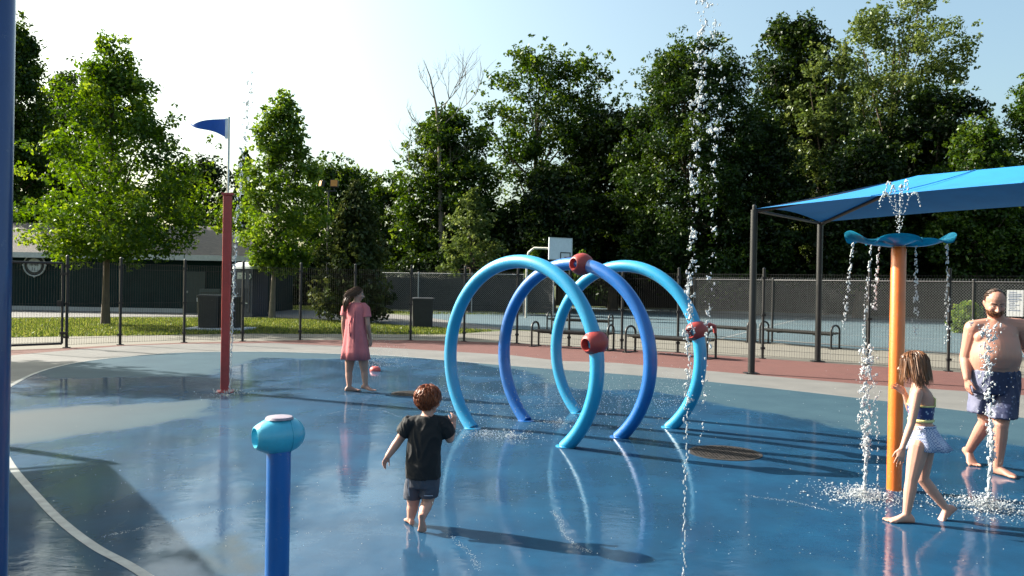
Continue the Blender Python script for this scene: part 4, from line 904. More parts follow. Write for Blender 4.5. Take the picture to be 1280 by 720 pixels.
def hand(q, W, d, n, t, L, curl=.35, spread=.08):
    """palm and five separate fingers. W wrist, d along hand, n palm normal, t thumb side"""
    d = nrm(d); n = nrm(V(n) - d * V(n).dot(d)); t = nrm(V(t) - d * V(t).dot(d) - n * V(t).dot(n))
    q.body([(W - d * .10 * L, t * .13 * L, n * .10 * L), (W + d * .08 * L, t * .17 * L, n * .095 * L), (W + d * .28 * L, t * .215 * L, n * .085 * L), (W + d * .46 * L, t * .215 * L, n * .07 * L), (W + d * .53 * L, t * .19 * L, n * .05 * L)], 16)
    for k, (off, ln) in enumerate(((.165, .42), (.055, .48), (-.055, .44), (-.16, .35))):
        b0 = W + d * (.47 - .02 * (k == 3)) * L + t * off * L; dd = nrm(d + t * (off * spread * 6)); c = curl * (1 + .15 * k); p = b0; pts = [b0 - dd * .06 * L]
        pts.append(b0)
        for s_, a in zip((.46, .31, .25), (c * .8, c, c * .8)):
            dd = nrm(dd * math.cos(a) + n * math.sin(a)); p = p + dd * ln * s_ * L; pts.append(p)
        q.chain(pts, [.05 * L, .048 * L, .044 * L, .04 * L, .034 * L], 8)
    b0 = W + d * .14 * L + t * .15 * L; d1 = nrm(d * .75 + t * .62 + n * .25); p1 = b0 + d1 * .22 * L; d2 = nrm(d * .92 + t * .25 + n * (.2 + curl * .5)); p2 = p1 + d2 * .17 * L; p3 = p2 + nrm(d2 + n * curl * .5) * .13 * L
    q.chain([W + d * .06 * L + t * .05 * L, b0, p1, p2, p3], [.07 * L, .075 * L, .056 * L, .05 * L, .04 * L], 8)
def foot(q, A, f, up, L, side, toebend=0.):
    """A ankle joint, f heel-to-toe direction, side = direction of the little toe"""
    f = nrm(f); up = nrm(V(up) - f * V(up).dot(f)); s = nrm(V(side) - f * V(side).dot(f) - up * V(side).dot(up)); B = A - up * .27 * L
    st = [(-.28, .07, .15), (-.24, .115, .24), (-.12, .125, .36), (0, .125, .40), (.12, .13, .33), (.28, .155, .235), (.42, .185, .165), (.53, .19, .125), (.60, .17, .095)]
    q.body([(B + f * t * L + up * h * L * .5 + s * .02 * L * (t > .2), s * w * L, up * h * L * .5, 2.4) for t, w, h in st], 18)
    ft = nrm(f * math.cos(toebend) + up * math.sin(toebend))
    for k in range(5):
        off = -.135 + .072 * k + (.02 if k else -.01); r = (.058, .042, .04, .038, .036)[k] * L; l = (.17, .15, .13, .105, .08)[k] * L; b0 = B + f * (.55 - .018 * k * k * .5) * L + s * off * L + up * r * 1.05
        q.chain([b0, b0 + ft * l * .6 + up * .01 * L, b0 + ft * l], [r * 1.05, r, r * .9], 8)
def head(q, C, f, up, h, ears=True, jaw=1.0, nose=1.0):
    """skull + face, h = chin to crown; C = centre of the head; f = facing direction"""
    f = nrm(f); up = nrm(V(up) - f * V(up).dot(f)); r = f.cross(up); M = Matrix((r, f, up)).transposed()
    L = lambda x, y, z: C + M @ V((x * h, y * h, z * h))
    q.ell(L(0, -.06, .13), (.335 * h, .40 * h, .37 * h), M, 20); q.ell(L(0, .04, -.08), (.285 * h * jaw, .33 * h, .36 * h), M, 20)
    q.ell(L(0, .15, -.33), (.19 * h * jaw, .17 * h, .15 * h), M); q.ell(L(0, .23, -.41), (.09 * h * jaw, .09 * h, .075 * h), M)
    for s_ in (-1, 1):
        q.ell(L(.155 * s_, .24, -.13), (.12 * h, .12 * h, .11 * h), M)                    # cheek
        q.cap(L(.06 * s_, .325, .065), L(.20 * s_, .27, .075), .042 * h, .035 * h, 8)     # brow
        if ears:
            q.ell(L(.315 * s_, -.05, -.03), (.035 * h, .085 * h, .13 * h), M); q.ell(L(.345 * s_, -.075, .0), (.03 * h, .07 * h, .09 * h), M)
    q.chain([L(0, .34, .03), L(0, .40 + .03 * nose, -.10), L(0, .42 + .045 * nose, -.145)], [.035 * h, .045 * h, .055 * h], 8)
    for s_ in (-1, 1): q.ell(L(.055 * s_, .39, -.16), (.04 * h, .045 * h, .035 * h), M, 8)
    q.ell(L(0, .335, -.245), (.115 * h, .055 * h, .026 * h), M, 12); q.ell(L(0, .33, -.285), (.10 * h, .055 * h, .026 * h), M, 12)
    return L, M
def face_parts(body, L, M, h, lid=.55, mouth=True, brow=None):
    off = V(body.matrix_basis.translation)
    for s_ in (-1, 1):
        q = MB(); q.ell(L(.125 * s_, .300, .0) - off, (.055 * h, .052 * h, .045 * h * lid), M, 12); o = obj('eye', q, M_eye, body, smooth=True)
        q = MB(); q.ell(L(.125 * s_, .346, .0) - off, (.028 * h, .013 * h, .034 * h * lid), M, 10); obj('iris', q, M_iris, o, smooth=True)
        q = MB(); q.chain([L(.045 * s_, .362, .088) - off, L(.13 * s_, .345, .108) - off, L(.215 * s_, .285, .095) - off], [.014 * h, .017 * h, .008 * h], 8); obj('eyebrow', q, brow or M_iris, body, smooth=True)
    if mouth: q = MB(); q.cap(L(-.08, .378, -.265) - off, L(.08, .378, -.265) - off, .012 * h, .012 * h, 8); obj('lips', q, M_lip, body, smooth=True)
def hair_mat(name, dark, light):
    m, nt, b = new_mat(name); at = nt.nodes.new('ShaderNodeAttribute'); at.attribute_name = 'lv'; r = ramp(nt, at.outputs['Fac'], [(0, dark), (1, light)]); nt.links.new(r.outputs[0], b.inputs['Base Color']); b.inputs['Roughness'].default_value = .42; b.inputs['Specular IOR Level'].default_value = .4; return m
def hair(name, parent, L, M, h, cc, rad, mask, flow, n, ln, m, seed=1, width=.012, lift=.03, gravity=.25, steps=8, curl=.04, core=True):
    """hair: a close cap plus many fine locks flowing over the skull. cc, rad in head units"""
    rg = np.random.default_rng(seed); off = V(parent.matrix_basis.translation); C = L(*cc); R3 = V(rad) * h; vs = []; fs = []; lv = []
    Mi = M.transposed()
    if core:
        NU, NV = 36, 22; idx = {}
        for a in range(NU):
            for b in range(NV + 1):
                ph = 2 * math.pi * a / NU; th_ = math.pi * b / NV; u = V((math.sin(th_) * math.cos(ph), math.sin(th_) * math.sin(ph), math.cos(th_)))
                if mask(u): idx[(a, b)] = len(vs); vs.append(C + M @ V((u.x * R3.x, u.y * R3.y, u.z * R3.z)) - off)
        for a in range(NU):
            for b in range(NV):
                k = [(a, b), (a, b + 1), ((a + 1) % NU, b + 1), ((a + 1) % NU, b)]
                if all(x in idx for x in k): fs.append(tuple(idx[x] for x in k)); lv.append(.25)
    cnt = 0
    while cnt < n:
        u = V(rg.normal(size=3)).normalized()
        if not mask(u): continue
        cnt += 1; p = V((u.x * R3.x, u.y * R3.y, u.z * R3.z)); tone = float(np.clip(rg.normal(.5, .25), 0, 1)); lk = ln(u) * h * rg.uniform(.75, 1.15); st = lk / steps; lf = 1 + lift * rg.uniform(.1, 1.2); jit = V(rg.normal(size=3)) * curl; tw = rg.uniform(-1.3, 1.3); base = len(vs)
        for k in range(steps + 1):
            e = V((p.x / R3.x, p.y / R3.y, p.z / R3.z)); nn = V((e.x / R3.x, e.y / R3.y, e.z / R3.z)).normalized()
            fl = V(flow(e.normalized())) + jit + V((0, 0, -gravity)); fl = fl - nn * fl.dot(nn) * (1 if e.length < lf + .03 else 0); fl = fl.normalized() if fl.length > 1e-5 else V((0, 0, -1))
            sd_ = fl.cross(nn).normalized() if fl.cross(nn).length > 1e-4 else V((1, 0, 0)); sd_ = (sd_ + nn * tw).normalized(); ww = width * h * (1 - .75 * (k / steps) ** 2)
            pt = p * 1.0
            for sg in (-1, 1): vs.append(C + M @ (pt + sd_ * ww * sg) - off)
            if k: fs.append((base + 2 * k - 2, base + 2 * k - 1, base + 2 * k + 1, base + 2 * k)); lv.append(tone)
            p = p + fl * st; e = V((p.x / R3.x, p.y / R3.y, p.z / R3.z)); tl_ = 1 + (lf - 1) * (min(1, (k + 1) / 3))
            if e.length < tl_: p = p * (tl_ / e.length)
    me = bpy.data.meshes.new(name); me.from_pydata([tuple(v) for v in vs], [], fs); a = me.attributes.new('lv', 'FLOAT', 'FACE'); a.data.foreach_set('value', np.array(lv, np.float32)); me.polygons.foreach_set('use_smooth', [True] * len(fs)); me.materials.append(m)
    return link(name, me, parent)
def skirt(q, rings, folds, amp, n=96, ph=0.):
    """open cloth tube with folds growing towards the hem; rings (centre, ax, ay)"""
    k = len(rings); vs = []
    for sh in (0, -1):
        for i_, (c, ax, ay) in enumerate(rings):
            g = (i_ / (k - 1)) ** 1.3
            for j_ in range(n):
                a = 2 * math.pi * j_ / n; w_ = 1 + amp * g * (math.sin(folds * a + ph) * .6 + math.sin((folds * 1.7 // 1) * a + 1.3 + ph) * .4) + sh * .02
                vs.append(V(c) + V(ax) * math.cos(a) * w_ + V(ay) * math.sin(a) * w_)
    o2 = k * n; fs = []
    for i_ in range(k - 1):
        for j_ in range(n):
            e = (i_ * n + j_, i_ * n + (j_ + 1) % n, (i_ + 1) * n + (j_ + 1) % n, (i_ + 1) * n + j_); fs += [e, tuple(o2 + x for x in e[::-1])]
    for e in (0, (k - 1) * n): fs += [(e + j_, e + (j_ + 1) % n, o2 + e + (j_ + 1) % n, o2 + e + j_) for j_ in range(n)]
    q.add(vs, fs)
Z = V((0, 0, 1))

# ---------- man walking towards the camera ----------
D0 = 7.55
def m_(px, py, dd=0.): return P(px, py, D0 + dd)
base = m_(1243, 598); base.z = 0
fw = nrm((.20, -.98, 0)); rt = V((fw.y, -fw.x, 0))           # rt: his right hand side -> image left
rt = V((-1, -.2, 0)).normalized()
q = MB()
T = [((1243, 492), .02, .165, .135), ((1243, 476), .02, .190, .155), ((1243, 460), -.02, .205, .175), ((1244, 446), -.055, .212, .195), ((1244, 432), -.045, .208, .180), ((1243, 419), -.01, .212, .155), ((1245, 409), .01, .205, .125), ((1246, 402.5), .025, .145, .085), ((1247, 398), .02, .075, .07)]
q.body([(m_(*p, dd), rt * w_, fw * h_, 2.3) for p, dd, w_, h_ in T], 32)
q.ell(m_(1231, 422, -.085), (.095, .06, .07)); q.ell(m_(1257, 422, -.095), (.095, .06, .07))       # chest
q.ell(m_(1246, 447, -.11), (.18, .135, .145))                                                        # belly
nk = m_(1247, 402, .02); hc = m_(1244, 379, -.03); q.cap(nk, hc + V((0, .02, -.06)), .072, .066)
shR, elR, wrR = m_(1217, 411, 0), m_(1207, 447, .06), m_(1209, 473, -.02)
shL, elL, wrL = m_(1275, 409, 0), m_(1290, 446, .05), m_(1289, 472, -.08)
for sh, el, wr in ((shR, elR, wrR), (shL, elL, wrL)):
    q.cap(m_(1246, 405, .03), sh, .07, .082); q.chain([sh, sh.lerp(el, .45), el], [.082, .068, .052]); q.chain([el, el.lerp(wr, .3), wr], [.052, .050, .033])
hand(q, wrR, V((.02, -.12, -1)), V((1, .1, 0)), V((.1, -1, 0)), .185, .32); hand(q, wrL, V((-.02, -.2, -1)), V((-1, .1, 0)), V((-.1, -1, 0)), .185, .32)
LM_, MM_ = head(q, hc, V((-.26, -.90, -.34)), Z, .262, jaw=1.12)
hipL, knL, anL = m_(1254, 484, .0), m_(1251, 531, -.16), m_(1247, 584, -.12)       # image right leg, forward
hipR, knR, anR = m_(1231, 484, .04), m_(1233, 527, .02), m_(1211, 563, .33)        # image left leg, trailing
anL.z = max(anL.z, .085)
q.chain([hipL, hipL.lerp(knL, .5), knL], [.115, .094, .066]); q.chain([knL, knL.lerp(anL, .3), anL], [.064, .063, .040])
q.chain([hipR, hipR.lerp(knR, .5), knR], [.115, .094, .066]); q.chain([knR, knR.lerp(anR, .3), anR], [.064, .063, .040])
anL = V((anL.x, anL.y, .078)); foot(q, anL, V((.42, -.91, 0)), Z, .262, V((.9, .4, 0)))
heel = G(1205, 573); toe = G(1224, 586); fr_ = nrm((toe.x - anR.x, toe.y - anR.y, -.115)); foot(q, anR, fr_, V((0, .2, 1)), .262, V((-1, -.4, 0)), .55)
man = finish('person', q, M_skinM, None, .0065, 4, base)
tag(man, 'bearded bare chested man in navy swim shorts walking through a jet', 'person')
face_parts(man, LM_, MM_, .262, .38)
M_hairM = hair_mat('hair_brown_short', (.02, .010, .006), (.07, .035, .018)); M_beard = hair_mat('beard_red_brown', (.10, .040, .019), (.30, .14, .07))
hair('hair', man, LM_, MM_, .262, (0, -.06, .12), (.348, .413, .384), lambda u: (u.z > -.5 and u.y < .22) or (u.z > .42 and u.y < .40), lambda u: (u.x * .3, -.6 - u.y * .2, -.25), 900, lambda u: .16, M_hairM, 3, .010, .03, .1)
hair('beard', man, LM_, MM_, .262, (0, .05, -.20), (.275, .375, .30), lambda u: u.y > -.05 and u.z < .30 - .45 * max(0, u.y - .4) and not (u.y > .8 and -.30 < u.z < -.08 and abs(u.x) < .3) and not (u.z > .0 and u.y > .6 and abs(u.x) < .5), lambda u: (0, .15, -1), 800, lambda u: .10, M_beard, 4, .010, .04, .4)
hair('moustache', man, LM_, MM_, .262, (0, .30, -.215), (.13, .10, .04), lambda u: u.y > .1, lambda u: (u.x, .2, -.9), 160, lambda u: .08, M_beard, 5, .010, .05, .3, core=False)
# shorts
m, nt, b = new_mat('swim_shorts'); tc = nt.nodes.new('ShaderNodeTexCoord'); vo = nt.nodes.new('ShaderNodeTexVoronoi'); vo.inputs['Scale'].default_value = 26; nt.links.new(tc.outputs['Object'], vo.inputs['Vector']); r = ramp(nt, vo.outputs['Distance'], [(.22, (.075, .09, .165)), (.30, (.012, .017, .058))]); nt.links.new(r.outputs[0], b.inputs['Base Color']); b.inputs['Roughness'].default_value = .6; nz_ = noise_node(nt, 12); bump_to(nt, nz_.outputs['Fac'], b, .5, .02); M_sh = m
q = MB(); q.body([(m_(1243, 462, .0), rt * .212, fw * .178, 2.4), (m_(1243, 474, .01), rt * .222, fw * .182, 2.4), (m_(1243, 490, .01), rt * .215, fw * .170, 2.4)], 32)
hl = m_(1251, 521, -.135); hr = m_(1229, 515, .035)
for hp, hm, sg in ((hipL, hl, -1), (hipR, hr, 1)):
    q.body([(hp + Z * .06, rt * .118, fw * .155), (hp.lerp(hm, .45), rt * .122, fw * .140), (hm, rt * .124, fw * .132)], 28)
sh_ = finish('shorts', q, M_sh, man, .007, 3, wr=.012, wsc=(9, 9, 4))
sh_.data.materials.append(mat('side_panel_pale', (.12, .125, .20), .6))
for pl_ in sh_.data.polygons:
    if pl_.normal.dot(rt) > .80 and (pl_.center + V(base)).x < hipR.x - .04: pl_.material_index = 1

# ---------- girl in profile ----------
D0 = 5.9; base = m_(1150, 652); base.z = 0
fw = V((-.97, .24, 0)).normalized(); rt = V((fw.y, -fw.x, 0)); lf = -rt     # facing image left; lf = her left = towards camera
lf = V((.24 * -1, -.97, 0)).normalized()
q = MB()
T = [((1152, 562), .085, .085), ((1153, 548), .100, .098), ((1152, 536), .098, .088), ((1151, 526), .084, .074), ((1151, 512), .092, .080), ((1152, 499), .104, .084), ((1151, 490), .102, .068), ((1149, 484), .07, .052), ((1147, 479), .036, .04)]
q.body([(m_(*p), lf * w_, fw * h_, 2.2) for p, w_, h_ in T], 28)
hc = m_(1141, 456); q.cap(m_(1148, 483), hc + V((.015, 0, -.05)), .035, .034)
sN, eN, wN = m_(1147, 491, -.10), m_(1139, 530, -.13), m_(1128, 560, -.16)
sF, eF, wF = m_(1150, 491, .09), m_(1138, 512, .13), m_(1131, 492, .10)
for a, e, w_ in ((sN, eN, wN), (sF, eF, wF)):
    q.chain([a, a.lerp(e, .5), e], [.038, .033, .027]); q.chain([e, e.lerp(w_, .3), w_], [.027, .027, .019])
hand(q, wN, V((-.22, -.1, -1)), V((.25, 1, 0)), V((-1, .1, 0)), .135, .22, .2); hand(q, wF, V((-.62, .05, .55)), V((-.4, -.5, -.5)), V((.1, -.4, .8)), .135, .25, .25)
LM_, MM_ = head(q, hc, fw * .97 + V((0, .18, -.06)), Z, .205)
h1, k1, a1_ = m_(1149, 557, -.05), m_(1139.5, 600, -.06), m_(1133, 640, -.06)
h2, k2, a2_ = m_(1156, 557, .06), m_(1153, 598, .05), m_(1183, 636, .02)
a1_.z = .06
for a, e, w_ in ((h1, k1, a1_), (h2, k2, a2_)):
    q.chain([a, a.lerp(e, .5), e], [.072, .060, .043]); q.chain([e, e.lerp(w_, .32), w_], [.042, .043, .026])
foot(q, a1_, V((-1, .08, 0)), Z, .205, V((-.1, -1, 0)))
tq = m_(1173, 656, .02); fr_ = nrm(tq - a2_ + V((.0, 0, -.0))); foot(q, a2_, nrm((-.72, -.06, -.66)), V((-.6, 0, .8)), .205, V((0, 1, 0)), .5)
girl = finish('person', q, M_skinK, None, .0045, 4, base)
tag(girl, 'girl with a brown bob in blue bikini top and swim skirt beside orange post', 'person'); face_parts(girl, LM_, MM_, .205, .8)
M_hairG = hair_mat('hair_brown_bob', (.036, .012, .005), (.20, .080, .030))
hair('hair', girl, LM_, MM_, .205, (0, -.06, .11), (.38, .445, .405), lambda u: (u.z > .05 and u.y < .86 or u.z > .5 or (u.y < .30 and u.z > -.5)), lambda u: (u.x * .5, -.15 if u.y < .5 else .1, -.7), 1700, lambda u: .95 if u.z > .3 else .70, M_hairG, 6, .017, .06, .7, curl=.05)
m, nt, b = new_mat('bikini_print'); tc = nt.nodes.new('ShaderNodeTexCoord'); vo = nt.nodes.new('ShaderNodeTexVoronoi'); vo.inputs['Scale'].default_value = 38; nt.links.new(tc.outputs['Object'], vo.inputs['Vector']); r = ramp(nt, vo.outputs['Distance'], [(.25, (.34, .38, .48)), (.33, (.018, .03, .12))]); nt.links.new(r.outputs[0], b.inputs['Base Color']); M_bk = m
M_yel = mat('yellow_trim', (.62, .55, .22), .6)
q = MB(); q.loft([(m_(1151, 523), lf * .092, fw * .082), (m_(1151, 512), lf * .099, fw * .090), (m_(1151.5, 507), lf * .102, fw * .091)], 36, caps=True); top_ = finish('bikini_top', q, M_bk, girl, .005, 1)
def ring_(c, a, b_, r, n=40): return [V(c) + V(a) * math.cos(x) + V(b_) * math.sin(x) for x in np.linspace(0, 6.2832, n)]
q = MB(); q.tube(ring_(m_(1151, 524.5), lf * .090, fw * .080, 0), .011, 8, caps=False); obj('hem_band', q, M_yel, girl, smooth=True, world=True)
q = MB(); q.tube(ring_(m_(1151.5, 506), lf * .103, fw * .092, 0), .006, 8, caps=False); obj('top_edge', q, M_yel, girl, smooth=True, world=True)
for sg, dd in ((1, -.075), (-1, .07)):
    q = MB(); c0 = m_(1151.5, 506); pts = [c0 + lf * .07 * sg - fw * .075, m_(1156, 497) + lf * .068 * sg - fw * .055, m_(1151, 487) + lf * .062 * sg - fw * .02, m_(1147, 488) + lf * .062 * sg + fw * .03, c0 + lf * .068 * sg + fw * .075]
    q.tube(pts, .006, 6); obj('strap', q, M_yel, girl, smooth=True, world=True)
m, nt, b = new_mat('skirt_gingham'); tc = nt.nodes.new('ShaderNodeTexCoord'); ck = nt.nodes.new('ShaderNodeTexChecker'); ck.inputs['Scale'].default_value = 90; ck.inputs['Color1'].default_value = (.16, .20, .36, 1); ck.inputs['Color2'].default_value = (.46, .49, .60, 1); nt.links.new(tc.outputs['Object'], ck.inputs['Vector']); nt.links.new(ck.outputs[0], b.inputs['Base Color']); b.inputs['Roughness'].default_value = .8; M_sk = m
q = MB(); skirt(q, [(m_(1153, 531.5), lf * .090, fw * .082), (m_(1153, 536), lf * .105, fw * .096), (m_(1154, 544), lf * .122, fw * .118), (m_(1157, 553), lf * .136, fw * .140), (m_(1160, 561), lf * .148, fw * .158)], 7, .12); obj('skirt', q, M_sk, girl, smooth=True, world=True)
q = MB(); q.tube(ring_(m_(1153, 532), lf * .092, fw * .084, 0), .009, 8, caps=False); obj('waistband', q, M_sk, girl, smooth=True, world=True)
q = MB(); c0 = m_(1147, 533) + lf * .088 + fw * .01; q.tube([c0, c0 + V((.02, -.01, -.005)), c0 + V((.03, -.015, .01)), c0 + V((.0, -.01, 0)), c0 + V((-.02, -.012, .012)), c0 + V((-.025, -.01, -.008)), c0], .0035, 6); q.tube([c0, c0 + V((.01, -.012, -.06))], .003, 6); obj('bow', q, mat('bow_white', (.6, .6, .66), .7), girl, world=True)

# ---------- boy from behind ----------
D0 = 5.55; base = m_(520, 661); base.z = 0; fw = V((.22, .97, 0)).normalized(); rt = V((fw.y, -fw.x, 0))
q = MB()
T = [((527, 606), .085, .080), ((528, 596), .098, .085), ((529, 580), .098, .088), ((530, 560), .100, .085), ((532, 543), .105, .080), ((533, 530), .108, .068), ((533, 523), .085, .055), ((534, 518.5), .042, .042)]
q.body([(m_(*p), rt * w_, fw * h_, 2.3) for p, w_, h_ in T], 28)
hc = m_(536, 500.5, .02); q.cap(m_(534, 523), hc + V((0, 0, -.05)), .042, .042)
sL, eL, wL = m_(513, 530), m_(499, 550, .02), m_(485, 570, -.02)
sR, eR, wR = m_(553, 530), m_(562, 548.5, .04), m_(566.5, 530, .10)
for a, e, w_ in ((sL, eL, wL), (sR, eR, wR)):
    q.chain([a, a.lerp(e, .5), e], [.040, .036, .031]); q.chain([e, e.lerp(w_, .35), w_], [.031, .031, .022])
hand(q, wL, V((-.45, -.1, -.85)), V((.5, -.6, -.3)), V((.3, .9, -.2)), .105, .5); hand(q, wR, V((.15, .15, 1)), V((-.5, .8, 0)), V((-.8, -.5, 0)), .105, .85)
LM_, MM_ = head(q, hc, V((.60, .80, -.05)), Z, .198)
h1, k1, a1_ = m_(518, 604, .02), m_(516.5, 630, .05), m_(513.5, 652, .03)
h2, k2, a2_ = m_(538, 604, -.0), m_(534.5, 627, -.02), m_(527.5, 646, -.13)
a1_.z = .052
for a, e, w_ in ((h1, k1, a1_), (h2, k2, a2_)):
    q.chain([a, a.lerp(e, .5), e], [.064, .055, .043]); q.chain([e, e.lerp(w_, .35), w_], [.041, .041, .028])
foot(q, a1_, V((-.35, .94, 0)), Z, .155, V((-1, -.3, 0))); foot(q, a2_, V((.02, .30, -.95)), V((.0, .95, .3)), .155, V((1, 0, 0)), .9)
boy = finish('person', q, M_skinK, None, .0042, 4, base)
tag(boy, 'red haired toddler seen from behind in black tee and grey shorts', 'person'); face_parts(boy, LM_, MM_, .198, .9)
M_hairB = hair_mat('hair_ginger', (.055, .010, .003), (.36, .085, .022))
hair('hair', boy, LM_, MM_, .198, (0, -.07, .11), (.375, .435, .40), lambda u: (u.z > -.05 and u.y < .62) or (u.z > .45 and u.y < .9) or (u.y < -.1 and u.z > -.80) or (u.y < .2 and u.z > -.3), lambda u: (u.x * .6, -.25, -.8), 2600, lambda u: .30, M_hairB, 8, .013, .20, .22, curl=.45)
M_tee = mat('black_tee', (.0065, .0065, .008), .85, var=.2, scale=6, bump=.5, bscale=9)
q = MB(); q.body([(m_(529, 596), rt * .116, fw * .104, 2.4), (m_(529, 580), rt * .115, fw * .104, 2.4), (m_(530, 560), rt * .114, fw * .100, 2.4), (m_(532, 542), rt * .119, fw * .094, 2.4), (m_(533, 530), rt * .118, fw * .081), (m_(533, 524.5), rt * .102, fw * .072), (m_(534, 520), rt * .062, fw * .060)], 32)
for a, e, f_ in ((sL, eL, .62), (sR, eR, .72)):
    e2 = a.lerp(e, f_); x, y, dd = basis(e2 - a); c0 = a - dd * .03; q.cap(m_(534, 527.5), a, .050, .054); q.loft([(c0, x * .052, y * .056), (a, x * .057, y * .060), (e2, x * .055, y * .058)], 20)
finish('tee_shirt', q, M_tee, boy, .005, 3, wr=.0065)
M_gs = mat('grey_shorts', (.050, .055, .075), .85, var=.25, scale=8, bump=.4, bscale=14); q = MB()
q.loft([(m_(529, 590), rt * .108, fw * .096, 2.4), (m_(528, 600), rt * .110, fw * .098, 2.4), (m_(528, 607), rt * .106, fw * .092, 2.4)], 28)
hm1, hm2 = m_(516.5, 622, .035), m_(535.5, 620, -.01)
for a, e in ((h1, hm1), (h2, hm2)): q.loft([(a + Z * .03, rt * .060, fw * .085), (a.lerp(e, .5), rt * .064, fw * .078), (e, rt * .064, fw * .072)], 24)
o = finish('shorts', q, M_gs, boy, .005, 2, wr=.006)
for (p0, p1) in (((510, 598), (511.5, 620)), ((530, 619.5), (541, 619.5))):
    q = MB(); a, e = m_(*p0, -.088), m_(*p1, -.085); q.tube([a, a.lerp(e, .5) + V((0, -.006, 0)), e], .003, 6)
    obj('piping', q, mat('piping_pale', (.35, .36, .42), .7), boy, world=True)

# ---------- woman in pink ----------
D0 = 12.25; base = m_(446, 491); base.z = 0; fw = V((.72, .69, 0)).normalized(); rt = V((fw.y, -fw.x, 0))
fwh = V((.95, .32, -.12)).normalized()
q = MB()
T = [((446, 440), .165, .125), ((445, 425), .165, .13), ((445, 410), .135, .105), ((444.5, 396), .145, .11), ((444.5, 385), .165, .10), ((445, 380), .13, .075), ((445.5, 377), .055, .052)]
q.body([(m_(*p), rt * w_, fw * h_, 2.2) for p, w_, h_ in T], 24)
hc = m_(447.5, 367.5); q.cap(m_(445.5, 380), hc + V((-.01, 0, -.06)), .05, .048)
sL, eL, wL = m_(432.5, 384, .05), m_(429.5, 403, .03), m_(430, 421, .08); sR, eR, wR = m_(457, 385, -.06), m_(460, 406, -.10), m_(462.5, 423, .0)
for a, e, w_ in ((sL, eL, wL), (sR, eR, wR)):
    q.chain([a, a.lerp(e, .5), e], [.050, .043, .036]); q.chain([e, e.lerp(w_, .3), w_], [.036, .036, .025])
hand(q, wL, V((.1, .1, -1)), V((.6, -.5, 0)), V((.6, .7, 0)), .17, .3); hand(q, wR, V((.05, .12, -1)), V((-.6, .5, 0)), V((.6, .7, 0)), .17, .3)
LM_, MM_ = head(q, hc, fwh, Z, .215, jaw=.92)
h1, k1, a1_ = m_(438.5, 441, .06), m_(436, 465, .05), m_(436.5, 486, .0); h2, k2, a2_ = m_(453, 441, -.06), m_(455.5, 464, -.03), m_(457, 481.5, -.05)
a1_.z = .075
for a, e, w_ in ((h1, k1, a1_), (h2, k2, a2_)):
    q.chain([a, a.lerp(e, .5), e], [.088, .074, .054]); q.chain([e, e.lerp(w_, .3), w_], [.052, .054, .034])
foot(q, a1_, V((.80, .25, 0)), Z, .235, V((-.3, .9, 0))); foot(q, a2_, V((.93, -.2, -.18)), V((.1, 0, 1)), .235, V((.2, -1, 0)), .1)
woman = finish('person', q, M_skinW, None, .0065, 4, base)
tag(woman, 'woman in a loose pink dress walking barefoot at the far side', 'person'); face_parts(woman, LM_, MM_, .215, .8)
M_hairW = hair_mat('hair_dark_brown', (.022, .010, .005), (.15, .07, .032))
hair('hair', woman, LM_, MM_, .215, (0, -.06, .10), (.375, .435, .40), lambda u: (u.z > .0 and u.y < .62) or (u.z > .5 and u.y < .85) or (u.y < -.0 and u.z > -.6), lambda u: (-u.x * .4, -.9, -.3), 1200, lambda u: .75, M_hairW, 9, .015, .05, .3)
q = MB(); rr = random.Random(9)
for k in range(60):
    s0 = LM_(rr.uniform(-.12, .12), -.46 + rr.uniform(-.04, .04), -.05 + rr.uniform(-.08, .1)); o1 = V((rr.uniform(-.035, .035), rr.uniform(-.035, .035), 0)); q.tube([s0, s0 + V((-.05, -.02, -.06)) + o1 * .8, s0 + V((-.08, -.04, -.15)) + o1, s0 + V((-.085, -.05, -.26)) + o1 * .5], [.008, .010, .009, .002], 5)
hp = obj('ponytail', q, M_hairW, woman, smooth=True, world=True); hp.data.attributes.new('lv', 'FLOAT', 'FACE').data.foreach_set('value', np.random.default_rng(1).uniform(.1, .9, len(hp.data.polygons)).astype(np.float32))
M_pink = mat('pink_dress', (.50, .135, .145), .85, var=.12, scale=5, bump=.4, bscale=10); q = MB()
skirt(q, [(m_(445.3, 378.0), rt * .085, fw * .070), (m_(445, 380.5), rt * .150, fw * .090), (m_(444.5, 385), rt * .186, fw * .115), (m_(444.5, 396), rt * .182, fw * .130), (m_(444.5, 410), rt * .190, fw * .142), (m_(444.5, 425), rt * .212, fw * .165), (m_(444.5, 438), rt * .232, fw * .185), (m_(444.5, 449), rt * .248, fw * .20)], 6, .10, ph=.8)
dr = obj('dress', q, M_pink, woman, smooth=True, world=True)
for a, e in ((sL, eL), (sR, eR)):
    q = MB(); e2 = a.lerp(e, .55); x, y, dd = basis(e2 - a); q.loft([(a - dd * .05 + (V((.05, .0, .02)) if a is sL else V((-.05, 0, .02))), x * .05, y * .055), (a, x * .066, y * .066), (e2, x * .074, y * .070)], 20); obj('sleeve', q, M_pink, dr, smooth=50, world=True)
for k, dx in enumerate((-.035, .005)):
    q = MB(); s0 = m_(443.5, 381, -.09) + rt * dx; q.tube([s0, s0 + V((.01, -.06, -.10)), s0 + V((-.01 + dx, -.08, -.3)), s0 + V((.01 + dx, -.10, -.48 - .08 * k))], .009, 6); obj('tie_ribbon', q, M_pink, dr, smooth=True, world=True)

